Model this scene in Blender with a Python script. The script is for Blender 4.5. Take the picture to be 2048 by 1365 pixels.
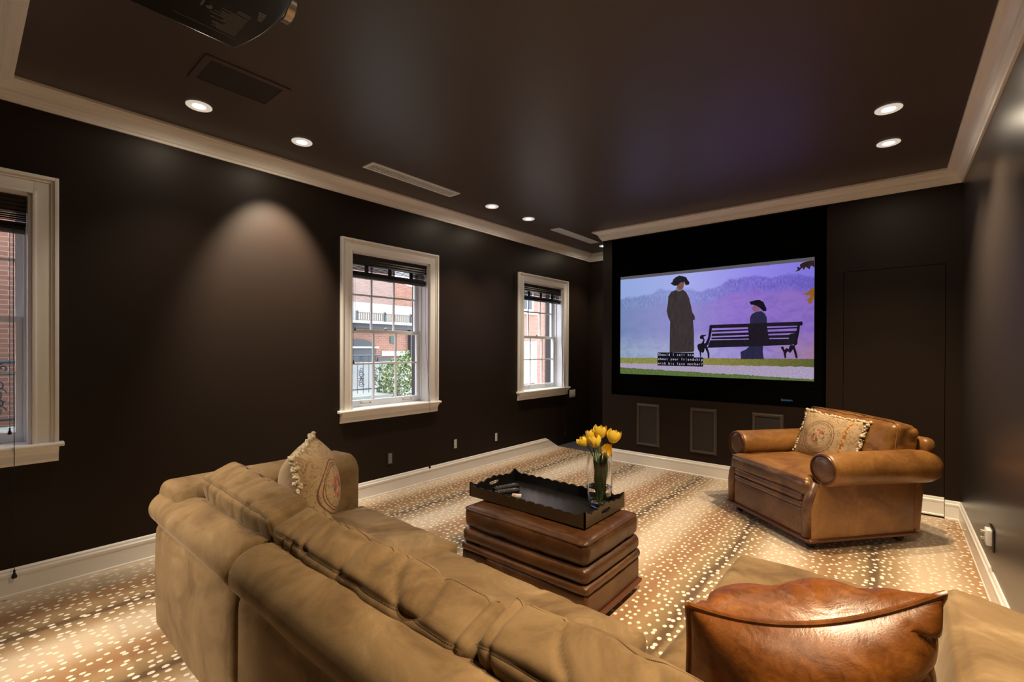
import bpy, bmesh, math, random
from mathutils import Vector, Matrix, noise
random.seed(7)
PI = math.pi
for o in list(bpy.data.objects): bpy.data.objects.remove(o)
SC = bpy.context.scene
COL = SC.collection

# ---------------------------------------------------------------- camera
def make_camera():
    yaw, pitch, roll = .6959, -.0035, .0034
    f = Vector((-math.sin(yaw)*math.cos(pitch), math.cos(yaw)*math.cos(pitch), math.sin(pitch)))
    r = Vector((math.cos(yaw), math.sin(yaw), 0)); u = r.cross(f)
    r2 = r*math.cos(roll)+u*math.sin(roll); u2 = r2.cross(f)
    cam = bpy.data.cameras.new('camera'); cam.sensor_width = 36; cam.lens = 926.8/2048*36
    cam.shift_y = 18.483/2048; cam.clip_start = .05; cam.clip_end = 200
    o = bpy.data.objects.new('camera', cam); COL.objects.link(o)
    o.matrix_world = Matrix(((r2.x, u2.x, -f.x, 0), (r2.y, u2.y, -f.y, 0), (r2.z, u2.z, -f.z, 1.5), (0, 0, 0, 1)))
    SC.camera = o
make_camera()

# ---------------------------------------------------------------- world, exposure
W = bpy.data.worlds.new('overcast_sky'); SC.world = W; W.use_nodes = True
SKY_STRENGTH = 5.0
nt = W.node_tree; bg = nt.nodes['Background']
bg.inputs[0].default_value = (.80, .89, 1.0, 1); bg.inputs[1].default_value = SKY_STRENGTH
vs = SC.view_settings
vs.view_transform = 'Standard'; vs.look = 'None'; vs.exposure = 0.5; vs.gamma = 1.0; vs.use_curve_mapping = False
WARM = (1.0, .83, .62); WARMER = (1.0, .76, .48)
LAMP_W = 118.0
SPILL_W = 6.0
# name : (x, y, watts factor, tilt x, tilt y, cone deg, blend) for each recessed lamp, the last an added alcove fill
LAMPS = [
    (-3.541, 1.02, .25, 0, 0, 95, .8), (-3.542, 1.705, 2.2, .50, 0, 62, .75),
    (-3.499, 3.831, .7, 0, 0, 90, .8), (-3.488, 4.483, .5, 0, 0, 90, .8), (-3.50, 6.40, .35, 0, 0, 95, .8),
    (-.061, 3.937, 1.7, 0, 0, 105, .8), (-.07, 4.583, .8, 0, 0, 100, .8),
    (-.065, 1.70, 2.0, 0, 0, 110, .8), (-.065, 1.02, 1.0, .2, 0, 110, .8),
    (-3.3, -1.25, 3.6, -.20, .66, 42, .9)]  # unseen fill lamp added behind the camera to brighten the sofa back

# ---------------------------------------------------------------- colour and material helpers
def lin(r, g, b):
    q = lambda c: c/12.92 if c <= .04045 else ((c+.055)/1.055)**2.4
    return (q(r/255), q(g/255), q(b/255), 1)
class NT:
    def __init__(s, name):
        s.m = bpy.data.materials.new(name); s.m.use_nodes = True; s.t = s.m.node_tree
        s.p = s.t.nodes['Principled BSDF']; s.out = s.t.nodes['Material Output']
    def n(s, typ, ins=None, **kw):
        nd = s.t.nodes.new('ShaderNode'+typ)
        for k, v in kw.items(): setattr(nd, k, v)
        for k, v in (ins or {}).items(): s.set(nd.inputs[k], v)
        return nd
    def set(s, sock, v):
        if isinstance(v, bpy.types.NodeSocket): s.t.links.new(v, sock)
        elif isinstance(v, bpy.types.Node): s.t.links.new(v.outputs[0], sock)
        else: sock.default_value = v
    def P(s, **kw):
        for k, v in kw.items(): s.set(s.p.inputs[k.replace('_', ' ')], v)
    def obj(s, scale=(1, 1, 1), rot=(0, 0, 0)):
        tc = s.n('TexCoord'); mp = s.n('Mapping', {0: tc.outputs['Object'], 2: rot, 3: scale}); return mp.outputs[0]
    def noise(s, vec, scale, detail=4, rough=.5, dist=0):
        return s.n('TexNoise', {'Vector': vec, 'Scale': scale, 'Detail': detail, 'Roughness': rough, 'Distortion': dist}).outputs[0]
    def ramp(s, fac, stops, mode='LINEAR'):
        r = s.n('ValToRGB', {0: fac}); cr = r.color_ramp; cr.interpolation = mode
        while len(cr.elements) < len(stops): cr.elements.new(.5)
        for e, (p, c) in zip(cr.elements, stops):
            e.position = p; e.color = c if len(c) == 4 else (*c, 1)
        return r.outputs[0]
    def mix(s, fac, a, b, mode='MIX'):
        m = s.n('Mix', data_type='RGBA', blend_type=mode); m.inputs[0].default_value = .5
        s.set(m.inputs[0], fac); s.set(m.inputs[6], a); s.set(m.inputs[7], b); return m.outputs[2]
    def math(s, op, a, b=0.0, c=0.0, clamp=False):
        m = s.n('Math', operation=op, use_clamp=clamp); s.set(m.inputs[0], a); s.set(m.inputs[1], b); s.set(m.inputs[2], c); return m.outputs[0]
    def bump(s, h, strength=.3, dist=.01):
        b = s.n('Bump', {'Height': h, 'Strength': strength, 'Distance': dist}); s.set(s.p.inputs['Normal'], b.outputs[0])

def plain(name, col, rough=.5, metal=0.0, **kw):
    t = NT(name); t.P(Base_Color=col, Roughness=rough, Metallic=metal, **kw); return t.m
def emis(name, col, st):
    t = NT(name); e = t.n('Emission', {0: col, 1: st}); t.t.links.new(e.outputs[0], t.out.inputs[0]); return t.m

def m_paint(name, col, rough, bs=.05, spec=.5):
    t = NT(name); v = t.obj(); n = t.noise(v, 1.3, 3)
    c2 = tuple(x*.86 for x in col[:3])+(1,)
    t.P(Base_Color=t.mix(n, col, c2), Roughness=rough); t.P(**{'Specular_IOR_Level': spec}); t.bump(t.noise(v, 260, 3), bs, .002); return t.m
M_WALL = m_paint('dark_brown_wall_paint', (.021, .0135, .0100, 1), .45, spec=.18)
M_RWALL = m_paint('satin_brown_wall_paint', (.042, .034, .032, 1), .30, spec=.75)
M_CEIL = m_paint('dark_brown_ceiling_paint', (.085, .066, .059, 1), .42)
M_TRIM = plain('white_trim_gloss', (.93, .92, .90, 1), .28)
M_SASH = plain('white_sash_paint', (.88, .90, .93, 1), .35)

def m_carpet():
    t = NT('antelope_carpet'); tc = t.n('TexCoord'); sp = t.n('SeparateXYZ', {0: tc.outputs['Object']})
    v = tc.outputs['Object']
    wob = t.math('MULTIPLY', t.math('SUBTRACT', t.noise(t.obj((.6, .8, 1)), 1.1, 2), .5), .16)
    fz = t.math('MULTIPLY', t.math('SUBTRACT', t.noise(v, 55, 2), .5), .035)
    x = t.math('ADD', t.math('ADD', sp.outputs[0], wob), fz)
    u = t.math('FRACT', t.math('DIVIDE', t.math('ADD', x, 3.46+8.35), .835))
    L = lambda r, g, b: lin(r, g, b)
    base = t.ramp(u, [(0, L(98, 72, 46)), (.018, L(104, 78, 52)), (.04, L(150, 126, 88)), (.13, L(182, 152, 112)), (.27, L(232, 212, 186)), (.46, L(226, 204, 176)),
                      (.60, L(184, 146, 104)), (.72, L(164, 120, 78)), (.84, L(180, 148, 106)), (.95, L(146, 122, 84)), (.98, L(104, 78, 52)), (1, L(98, 72, 46))])
    pile = t.noise(v, 420, 2)
    base = t.mix(t.math('MULTIPLY', pile, .35), base, lin(120, 88, 58), 'MIX')
    # light flecks
    mp = t.n('Mapping', {0: v, 3: (1, .78, 1)})
    vor = t.n('TexVoronoi', {'Vector': mp.outputs[0], 'Scale': 21.0, 'Randomness': .72}, voronoi_dimensions='2D')
    d = vor.outputs['Distance']; edge = t.math('MULTIPLY', t.math('SUBTRACT', t.noise(v, 180, 1), .5), .12)
    dd = t.math('ADD', d, edge)
    # larger, denser flecks beside the dark spine
    near = t.math('ABSOLUTE', t.math('SUBTRACT', u, .5)); thr = t.math('ADD', .20, t.math('MULTIPLY', t.math('POWER', t.math('MULTIPLY', near, 2), 6), .05))
    dot = t.math('LESS_THAN', dd, thr)
    col = t.mix(dot, base, lin(252, 240, 222))
    t.P(Base_Color=col, Roughness=.62, Sheen_Weight=.25, Sheen_Roughness=.4)
    t.bump(t.math('ADD', t.noise(v, 500, 2), t.math('MULTIPLY', dot, .5)), .5, .004); return t.m
M_CARPET = m_carpet()

def m_suede():
    t = NT('tan_microsuede'); v = t.obj()
    n = t.noise(v, 3.4, 7, .66, .7); f = t.noise(v, 150, 3)
    c = t.ramp(n, [(.30, (.090, .053, .023, 1)), (.42, (.160, .099, .045, 1)), (.50, (.215, .139, .066, 1)), (.58, (.240, .158, .077, 1)), (.69, (.350, .245, .132, 1))])
    c = t.mix(t.math('MULTIPLY', f, .25), c, (.2, .13, .07, 1))
    t.P(Base_Color=c, Roughness=.85, Sheen_Weight=.18, Sheen_Roughness=.45, Sheen_Tint=(1, .85, .65, 1)); t.P(**{'Specular_IOR_Level': .2})
    t.bump(t.noise(v, 260, 3), .12, .003); return t.m
M_SUEDE = m_suede()
def m_leather(name, a, b, c_, rough=.36, scale=3.0, crack=.5):
    t = NT(name); v = t.obj(); n = t.noise(v, scale, 6, .62, .8); n2 = t.noise(v, scale*7, 4, .6, 1.5)
    col = t.ramp(t.math('ADD', t.math('MULTIPLY', n, .75), t.math('MULTIPLY', n2, .25)), [(.32, a), (.5, b), (.68, c_)])
    sc = t.n('TexVoronoi', {'Vector': t.n('Mapping', {0: v, 3: (1, 1, 2.2)}).outputs[0], 'Scale': 9.0}, feature='DISTANCE_TO_EDGE')
    scr = t.math('LESS_THAN', t.math('ADD', sc.outputs[0], t.math('MULTIPLY', t.math('SUBTRACT', t.noise(v, 30, 3), .5), .22)), -.045)
    col = t.mix(t.math('MULTIPLY', scr, .5), col, tuple(min(1, k*1.6) for k in c_[:3])+(1,))
    t.P(Base_Color=col, Roughness=t.math('ADD', rough-.1, t.math('MULTIPLY', n2, .25)))
    g = t.n('TexVoronoi', {'Vector': v, 'Scale': 240.0}); cr = t.noise(v, 11, 4, .6, .8)
    t.bump(t.math('ADD', t.math('MULTIPLY', g.outputs[0], .05), t.math('MULTIPLY', cr, crack)), .22, .012); return t.m
M_LEATH = m_leather('tan_club_leather', (.125, .050, .012, 1), (.245, .110, .028, 1), (.350, .175, .050, 1), .34)
M_LEATHB = m_leather('brown_ottoman_leather', (.034, .013, .005, 1), (.078, .031, .010, 1), (.135, .058, .018, 1), .34)
M_LEATHD = m_leather('dark_reddish_leather', (.070, .034, .022, 1), (.125, .062, .038, 1), (.22, .12, .075, 1), .30, 4)  # darker, redder leather for the armchair's arm caps and front parts
M_LEATHP = m_leather('cognac_pillow_leather', (.060, .018, .004, 1), (.180, .058, .009, 1), (.330, .125, .022, 1), .30, 4.0, .9)
M_WOODTRIM = plain('dark_red_leather_welt', (.10, .035, .016, 1), .3)
M_BLACK = plain('black_velvet', (.0015, .0015, .0017, 1), .95)
M_BLACK.node_tree.nodes['Principled BSDF'].inputs['Specular IOR Level'].default_value = .05
M_LACQ = plain('black_lacquer', (.010, .009, .009, 1), .27)
M_TRAYW = plain('dark_bronze_tray_finish', (.050, .030, .014, 1), .4)
M_PLAST = plain('black_plastic', (.012, .012, .013, 1), .35)
M_GREYPL = plain('grey_plastic', (.25, .25, .26, 1), .4)
M_STEEL = plain('brushed_steel', (.55, .52, .48, 1), .3, 1.0)
M_BRASS = plain('brass', (.75, .55, .25, 1), .3, 1.0)
M_WHITEP = plain('white_plastic', (.75, .74, .72, 1), .35)
M_GRILLE = plain('dark_speaker_cloth', (.030, .023, .022, 1), .8)
M_FRAMEB = plain('brown_speaker_frame', (.075, .058, .050, 1), .4)
M_CREAM = plain('cream_cotton_cord', (.62, .53, .38, 1), .9)
M_BLIND = plain('espresso_bamboo', (.006, .004, .004, 1), .35)
M_CORD = plain('black_cord', (.01, .008, .007, 1), .6)
M_STEM = plain('tulip_green', (.10, .19, .035, 1), .45)
M_LEAF = plain('tulip_leaf_green', (.045, .10, .030, 1), .45)
M_IRON = plain('painted_iron', (.05, .06, .075, 1), .5)
M_DARKFLOOR = plain('dark_grey_floor', (.10, .10, .115, 1), .35)
M_VENT = plain('white_vent_metal', (.90, .92, .94, 1), .35)
M_VENTIN = plain('grey_vent_inside', (.30, .33, .36, 1), .6)

def m_petal():
    t = NT('yellow_petal'); v = t.obj(); n = t.noise(v, 26, 3)
    t.P(Base_Color=t.mix(n, (.80, .50, .02, 1), (.86, .68, .10, 1)), Roughness=.5, Subsurface_Weight=.15)
    t.p.inputs['Subsurface Radius'].default_value = (.01, .008, .002); return t.m
M_PETAL = m_petal()
def m_glass(name, rough=0, ior=1.45, tint=(1, 1, 1, 1)):
    t = NT(name); t.P(Base_Color=tint, Roughness=rough, IOR=ior, Transmission_Weight=1.0); return t.m
M_GLASS = m_glass('clear_glass'); M_WATER = m_glass('water', 0, 1.33)
def m_pane():
    t = NT('window_pane_glass'); lw = t.n('LayerWeight', {0: .5}); fr = t.math('MULTIPLY_ADD', t.math('POWER', lw.outputs['Facing'], 4.0), .6, .04); tr = t.n('BsdfTransparent'); gl = t.n('BsdfGlossy', {'Roughness': .02})
    mx = t.n('MixShader', {0: fr, 1: tr.outputs[0], 2: gl.outputs[0]}); t.t.links.new(mx.outputs[0], t.out.inputs[0]); return t.m
M_PANE = m_pane()
def m_brick(name, a, b, mortar, sc=1.0):
    t = NT(name); tc = t.n('TexCoord'); sp = t.n('SeparateXYZ', {0: tc.outputs['Object']})
    cb = t.n('CombineXYZ', {0: t.math('ADD', sp.outputs[1], sp.outputs[0]), 1: sp.outputs[2]})
    br = t.n('TexBrick', {'Vector': cb.outputs[0], 'Color1': a, 'Color2': b, 'Mortar': mortar, 'Scale': sc, 'Mortar Size': .006, 'Brick Width': .21, 'Row Height': .072, 'Bias': -.1})
    n = t.noise(tc.outputs['Object'], 2.5, 4); col = t.mix(t.math('MULTIPLY', n, .45), br.outputs[0], tuple(k*.55 for k in a[:3])+(1,))
    t.P(Base_Color=col, Roughness=.9); t.bump(br.outputs[1], -.3, .006); return t.m
M_BRICK = m_brick('orange_red_brick', (.29, .125, .075, 1), (.22, .090, .058, 1), (.30, .27, .25, 1), 1.7)
M_BRICKB = m_brick('weathered_pink_brick', (.27, .17, .14, 1), (.21, .135, .115, 1), (.26, .23, .21, 1), 1.7)
def m_stone(name, c, s=3):
    t = NT(name); v = t.obj(); n = t.noise(v, s, 6); t.P(Base_Color=t.mix(n, tuple(k*.55 for k in c[:3])+(1,), c), Roughness=.9); t.bump(n, .4, .02); return t.m
M_STUCCO = m_stone('grey_stucco', (.46, .46, .45, 1)); M_STONE = m_stone('mossy_grey_stone', (.34, .35, .31, 1), 7)
M_WHITEX = plain('white_exterior_paint', (.6, .6, .6, 1), .6)
M_DKX = plain('dark_slate', (.04, .042, .045, 1), .6)
M_DECKW = plain('weathered_deck_wood', (.16, .13, .10, 1), .8)
M_GREENX = plain('dark_green_paint', (.04, .07, .055, 1), .6)
M_REVEAL = plain('dark_brown_reveal', (.035, .026, .022, 1), .7)
def m_bush():
    t = NT('variegated_leaves'); n = t.n('ObjectInfo'); v = t.obj()
    c = t.ramp(t.noise(v, 38, 2), [(.36, (.03, .07, .015, 1)), (.5, (.12, .20, .04, 1)), (.6, (.40, .42, .20, 1)), (.72, (.30, .10, .06, 1))])
    t.P(Base_Color=c, Roughness=.5); return t.m
M_BUSH = m_bush()

# ---------------------------------------------------------------- mesh builder
class B:
    def __init__(s): s.v = []; s.f = []; s.mi = []
    def add(s, vs, fs, m=0):
        k = len(s.v); s.v += [tuple(p) for p in vs]; s.f += [tuple(i+k for i in f) for f in fs]; s.mi += [m]*len(fs); return s
    def box(s, x0, x1, y0, y1, z0, z1, m=0):
        return s.add([(x0, y0, z0), (x1, y0, z0), (x1, y1, z0), (x0, y1, z0), (x0, y0, z1), (x1, y0, z1), (x1, y1, z1), (x0, y1, z1)],
                     [(0, 3, 2, 1), (4, 5, 6, 7), (0, 1, 5, 4), (1, 2, 6, 5), (2, 3, 7, 6), (3, 0, 4, 7)], m)
    def prism(s, pts, a, b, axis=0, m=0):
        """pts: closed 2-D outline; axis 0: pts are (y,z), extruded in x; 1: (x,z) in y; 2: (x,y) in z"""
        n = len(pts)
        def w(p, t):
            return (t, p[0], p[1]) if axis == 0 else ((p[0], t, p[1]) if axis == 1 else (p[0], p[1], t))
        vs = [w(p, a) for p in pts]+[w(p, b) for p in pts]
        fs = [(i, (i+1) % n, (i+1) % n+n, i+n) for i in range(n)]+[tuple(range(n))[::-1], tuple(range(n, 2*n))]
        return s.add(vs, fs, m)
    def tube(s, pts, r, n=8, m=0, closed=False, caps=True):
        pts = [Vector(p) for p in pts]; N = len(pts); rr = r if isinstance(r, (list, tuple)) else [r]*N
        vs = []; up = None
        for i, p in enumerate(pts):
            if closed: t = pts[(i+1) % N]-pts[i-1]
            else: t = pts[min(i+1, N-1)]-pts[max(i-1, 0)]
            t.normalize()
            if up is None:
                up = Vector((0, 0, 1)) if abs(t.z) < .9 else Vector((1, 0, 0))
            a = t.cross(up)
            if a.length < 1e-4: a = t.cross(Vector((0, 1, .3)))
            a.normalize(); b = t.cross(a).normalized(); up = -b if False else a.cross(t).normalized()
            for k in range(n):
                an = 2*PI*k/n; vs.append(p+(a*math.cos(an)+b*math.sin(an))*rr[i])
        fs = []
        for i in range(N if closed else N-1):
            j = (i+1) % N
            for k in range(n):
                l = (k+1) % n; fs.append((i*n+k, i*n+l, j*n+l, j*n+k))
        if not closed and caps: fs += [tuple(range(n))[::-1], tuple(range((N-1)*n, N*n))]
        return s.add(vs, fs, m)
    def lathe(s, prof, n=32, c=(0, 0, 0), m=0, M=None):
        """prof: (radius, z) points from start to end"""
        vs = []; fs = []
        for (r, z) in prof:
            for k in range(n):
                a = 2*PI*k/n; p = Vector((r*math.cos(a), r*math.sin(a), z))
                if M: p = M @ p
                vs.append(p+Vector(c))
        for i in range(len(prof)-1):
            for k in range(n):
                l = (k+1) % n; fs.append((i*n+k, i*n+l, (i+1)*n+l, (i+1)*n+k))
        if prof[0][0] > 1e-6: fs.append(tuple(range(n))[::-1])
        if prof[-1][0] > 1e-6: fs.append(tuple(range((len(prof)-1)*n, len(prof)*n)))
        return s.add(vs, fs, m)
    def disc(s, c, r, n=24, m=0, z=0):
        return s.add([(c[0]+r*math.cos(2*PI*k/n), c[1]+r*math.sin(2*PI*k/n), c[2]) for k in range(n)], [tuple(range(n))], m)
    def blob(s, c, r, m=0, jit=.25):
        t = (1+5**.5)/2; P = [(-1, t, 0), (1, t, 0), (-1, -t, 0), (1, -t, 0), (0, -1, t), (0, 1, t), (0, -1, -t), (0, 1, -t), (t, 0, -1), (t, 0, 1), (-t, 0, -1), (-t, 0, 1)]
        F = [(0, 11, 5), (0, 5, 1), (0, 1, 7), (0, 7, 10), (0, 10, 11), (1, 5, 9), (5, 11, 4), (11, 10, 2), (10, 7, 6), (7, 1, 8), (3, 9, 4), (3, 4, 2), (3, 2, 6), (3, 6, 8), (3, 8, 9), (4, 9, 5), (2, 4, 11), (6, 2, 10), (8, 6, 7), (9, 8, 1)]
        return s.add([(c[0]+p[0]*r/1.9*(1+random.uniform(-jit, jit)), c[1]+p[1]*r/1.9*(1+random.uniform(-jit, jit)), c[2]+p[2]*r/1.9*(1+random.uniform(-jit, jit))) for p in P], F, m)
    def build(s, name, mats, parent=None, smooth=False, merge=False, M=None, bevel=0, subd=0, angle=40):
        me = bpy.data.meshes.new(name)
        vs = [M @ Vector(p) for p in s.v] if M else s.v
        me.from_pydata([tuple(p) for p in vs], [], s.f)
        mats = mats if isinstance(mats, (list, tuple)) else [mats]
        for m in mats: me.materials.append(m)
        me.polygons.foreach_set('material_index', s.mi)
        bm = bmesh.new(); bm.from_mesh(me)
        if merge: bmesh.ops.remove_doubles(bm, verts=bm.verts, dist=1e-5)
        bmesh.ops.recalc_face_normals(bm, faces=bm.faces)
        bm.to_mesh(me); bm.free(); me.update()
        if smooth:
            me.polygons.foreach_set('use_smooth', [True]*len(me.polygons))
            if angle: 
                try: me.set_sharp_from_angle(angle=math.radians(angle))
                except Exception: pass
        o = bpy.data.objects.new(name, me); COL.objects.link(o)
        if parent: o.parent = parent
        if bevel:
            md = o.modifiers.new('bevel', 'BEVEL'); md.width = bevel; md.segments = 3; md.limit_method = 'ANGLE'; md.angle_limit = math.radians(35)
            me.polygons.foreach_set('use_smooth', [True]*len(me.polygons))
            md.harden_normals = False
        if subd:
            md = o.modifiers.new('subd', 'SUBSURF'); md.levels = subd; md.render_levels = subd
        return o

def struct(o): o['kind'] = 'structure'; return o
def thing(name, label, cat, loc=(0, 0, 0), rz=0, group=None, M=None):
    o = bpy.data.objects.new(name, None); COL.objects.link(o); o.empty_display_size = .1
    if M is not None: o.matrix_world = M
    else: o.location = loc; o.rotation_euler = (0, 0, rz)
    o['label'] = label; o['category'] = cat
    if group: o['group'] = group
    return o
def tag(o, label, cat, group=None):
    o['label'] = label; o['category'] = cat
    if group: o['group'] = group
    return o
def kids(o): return [c for c in bpy.data.objects if c.parent == o]
def dup(root, M, label, group=None):
    def cp(o, par):
        c = o.copy(); COL.objects.link(c)
        if par: c.parent = par
        for k in kids_of.get(o.name, []): cp(k, c)
        return c
    kids_of = {}
    for o in bpy.data.objects:
        if o.parent: kids_of.setdefault(o.parent.name, []).append(o)
    r = cp(root, None); r.matrix_world = M; r['label'] = label
    if group: r['group'] = group
    return r

def text_mesh(txt, size, mat, parent, name, M, extr=0.0005, align='LEFT', sx=1.0):
    cu = bpy.data.curves.new('text', 'FONT'); cu.body = txt; cu.size = size; cu.offset = -size*.012; cu.extrude = extr; cu.align_x = align
    t = bpy.data.objects.new('tmp', cu); COL.objects.link(t)
    dg = bpy.context.evaluated_depsgraph_get(); me = bpy.data.meshes.new_from_object(t.evaluated_get(dg))
    bpy.data.objects.remove(t)
    for v in me.vertices: v.co = M @ Vector((v.co.x*sx, v.co.y, v.co.z))
    me.materials.clear(); me.materials.append(mat)
    o = bpy.data.objects.new(name, me); COL.objects.link(o); o.parent = parent; return o

def soft_box(h, r=.04, n=26, puff=(0, 0, .03), wr=None, seed=0.0, m=0):
    """cushion: rounded box of half sizes h, puffed faces, wrinkle function wr(p, normal)->metres"""
    h = Vector(h); b = B(); cache = {}
    cells = [max(6, int(n*h[i]/max(h))) for i in range(3)]
    ax = [(0, 1, 2), (1, 2, 0), (2, 0, 1)]
    for (a, c, k) in ax:
        for sgn in (-1, 1):
            na, nc = cells[a], cells[c]; vs = []; fs = []
            for i in range(na+1):
                for j in range(nc+1):
                    s = -math.cos(PI*i/na)*.5+(2*i/na-1)*.5; t = -math.cos(PI*j/nc)*.5+(2*j/nc-1)*.5
                    P = Vector((0, 0, 0)); P[a] = s*h[a]; P[c] = t*h[c]; P[k] = sgn*h[k]
                    vs.append(P)
            for i in range(na):
                for j in range(nc):
                    q = i*(nc+1)+j; fs.append((q, q+nc+1, q+nc+2, q+1))
            out = []
            for P in vs:
                I = Vector([max(-(h[q]-r), min(h[q]-r, P[q])) for q in range(3)]); d = P-I
                if d.length < 1e-9: d = Vector((0, 0, 1))
                d.normalize(); Q = I+d*r
                u = [P[q]/h[q] for q in range(3)]
                for q in range(3):
                    o1, o2 = (q+1) % 3, (q+2) % 3
                    w = max(0, 1-u[o1]**2)**.6*max(0, 1-u[o2]**2)**.6
                    Q[q] += puff[q]*u[q]*w
                if wr: Q += d*wr(Q, d)
                out.append(Q)
            b.add(out, fs, m)
    return b
def folds(amp, fx, fy, fz, seed=0, pinch=None, fine=0.0):
    def w(p, d):
        q = Vector((p.x*fx+seed, p.y*fy+seed*1.3, p.z*fz)); q += noise.noise_vector(p*3+Vector((seed, 0, 0)))*.6
        v = noise.noise(q); crease = max(0, 1-abs(v)*5)**2
        a = -amp*crease+amp*.8*noise.noise(q*.6+Vector((9, 3, 1)))
        if fine: a += fine*noise.noise(p*22+Vector((seed, 1, 2)))
        return a
    return w

def sweep(path, prof, closed=False):
    """mitred sweep; path of (x,y), interior of the room on the LEFT of travel; prof of (n, z); returns one B per segment"""
    N = len(path); out = []
    P = [Vector((p[0], p[1])) for p in path]
    def dirn(i): return (P[(i+1) % N]-P[i]).normalized()
    def mit(i):
        segs = []
        if closed or i > 0: segs.append(dirn((i-1) % N))
        if closed or i < N-1: segs.append(dirn(i))
        ns = [Vector((-d.y, d.x)) for d in segs]
        if len(ns) == 1: return ns[0]
        m = (ns[0]+ns[1]).normalized(); return m/max(.2, m.dot(ns[0]))
    for i in range(N if closed else N-1):
        j = (i+1) % N; a, b_ = mit(i), mit(j); k = len(prof)
        vs = [(P[i].x+a.x*n, P[i].y+a.y*n, z) for n, z in prof]+[(P[j].x+b_.x*n, P[j].y+b_.y*n, z) for n, z in prof]
        fs = [(q, (q+1) % k, (q+1) % k+k, q+k) for q in range(k)]+[tuple(range(k))[::-1], tuple(range(k, 2*k))]
        out.append(B().add(vs, fs))
    return out
# ================================================================ ROOM
H = 3.09; YB = 5.638; YR = .10; BX = -3.10; YF = 6.87
ML = Matrix.Translation((-4.093, 0, 0)) @ Matrix.Rotation(-.0101, 4, 'Z')
MR = Matrix.Translation((.481, 0, 0)) @ Matrix.Rotation(.0101, 4, 'Z')
xl = lambda y: -4.093+.0101*y
xr = lambda y: .481-.0101*y

struct(B().box(-4.6, 1.0, -2.2, 7.4, -.12, 0).build('floor', M_CARPET))
struct(B().add([(xl(5.93), 5.93, .002), (-3.0, 5.885, .002), (-3.0, 6.9, .002), (-4.1, 6.9, .002)], [(0, 1, 2, 3)]).build('floor_landing', M_DARKFLOOR))
struct(B().box(-4.6, 1.0, -2.2, 7.4, H, H+.15).build('ceiling', M_CEIL))
# left wall with three window openings
OP = [(-.670, .299), (2.437, 3.406), (5.070, 6.065)]
ZB, ZT = .890, 2.446
w = B(); prev = -2.1
for a, b in OP:
    w.box(-.30, 0, prev, a, -.1, H); w.box(-.30, 0, a, b, -.1, ZB-.012); w.box(-.30, 0, a, b, ZT, H); prev = b
w.box(-.30, 0, prev, 7.3, -.1, H)
struct(w.build('wall_left', M_WALL, M=ML))
struct(B().box(0, .3, -2.1, 7.3, -.1, H).build('wall_right', M_RWALL, M=MR))
# rear: lowered header over the opening the camera looks through, and the alcove behind it
struct(B().box(-4.2, .8, -.28, YR, 2.80, H).build('wall_rear', M_WALL))
struct(B().box(-4.6, 1.0, -2.0, -1.72, -.1, H).build('wall_back', M_WALL))
struct(B().box(-4.2, .8, -1.72, -.28, 2.80, 2.86).build('ceiling_alcove', M_CEIL))
# recess beyond the screen wall
struct(B().box(-4.3, BX+.12, YF, YF+.2, -.1, H).build('wall_far', M_WALL))
# screen wall: niche for the screen, flush door
NX0, NX1, NZ0, NZ1 = -2.964, -.566, .891, 2.968
DX0, DX1, DZ = -.427, .317, 2.272
w = B()
w.box(BX, NX0, YB, YB+.25, -.1, H); w.box(NX0, NX1, YB, YB+.25, -.1, NZ0); w.box(NX0, NX1, YB, YB+.25, NZ1, H)
w.box(NX1, DX0, YB, YB+.25, -.1, H); w.box(DX0, DX1, YB, YB+.25, DZ, H); w.box(DX1, .8, YB, YB+.25, -.1, H)
w.box(BX, BX+.12, YB+.25, YF+.1, -.1, H)
struct(w.build('wall_front', M_WALL))
# concealed flush door with its own piece of baseboard
d = thing('door_1', '', '', (0, 0, 0)); del d['label']; del d['category']; d['kind'] = 'structure'
B().box(DX0+.004, DX1-.004, YB+.001, YB+.045, .006, DZ-.004).build('door_leaf', M_WALL, d)
B().box(DX0-.0, DX1, YB+.12, YB+.16, 0, DZ).build('door_stop_lining', M_BLACK, d)
h = B()
for z in (.28, 1.12, 1.95): h.tube([(DX0, YB-.002, z-.04), (DX0, YB-.002, z+.04)], .004, 8)
h.build('hinge', M_WALL, d)

BASE = [(0, 0), (.022, 0), (.022, .012), (.017, .018), (.016, .118), (.019, .124), (.019, .138), (.012, .146), (.010, .158), (.006, .166), (0, .168)]
# left baseboard ends in a slanted cut
n = len(BASE); vs = []; fs = []
for (s_top, s_bot) in ((-1.7, -1.7), (5.62, 5.93)):
    for (q, z) in BASE: vs.append((q, s_bot+(s_top-s_bot)*z/.168 if s_top != s_bot else s_top, z))
fs = [(q, (q+1) % n, (q+1) % n+n, q+n) for q in range(n)]+[tuple(range(n))[::-1], tuple(range(n, 2*n))]
struct(B().add(vs, fs).build('baseboard_left', M_TRIM, M=ML))
segs = sweep([(BX+.0, YB), (BX, YB)], BASE)
def base_piece(name, x0, x1, zoff=0, d0=0, parent=None):
    pr = [(YB-q-d0, z+zoff) for q, z in BASE]
    return B().prism(pr, x0, x1, 0).build(name, M_TRIM, parent)
struct(base_piece('baseboard_front', BX, DX0-.002))
base_piece('baseboard', DX0+.002, DX1-.003, .018, -.004, d)
struct(base_piece('baseboard_corner', DX1+.001, xr(YB)-.006))
sg = sweep([(xr(-1.7), -1.7), (xr(YB), YB)], BASE)
struct(sg[0].build('baseboard_right', M_TRIM))
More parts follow.
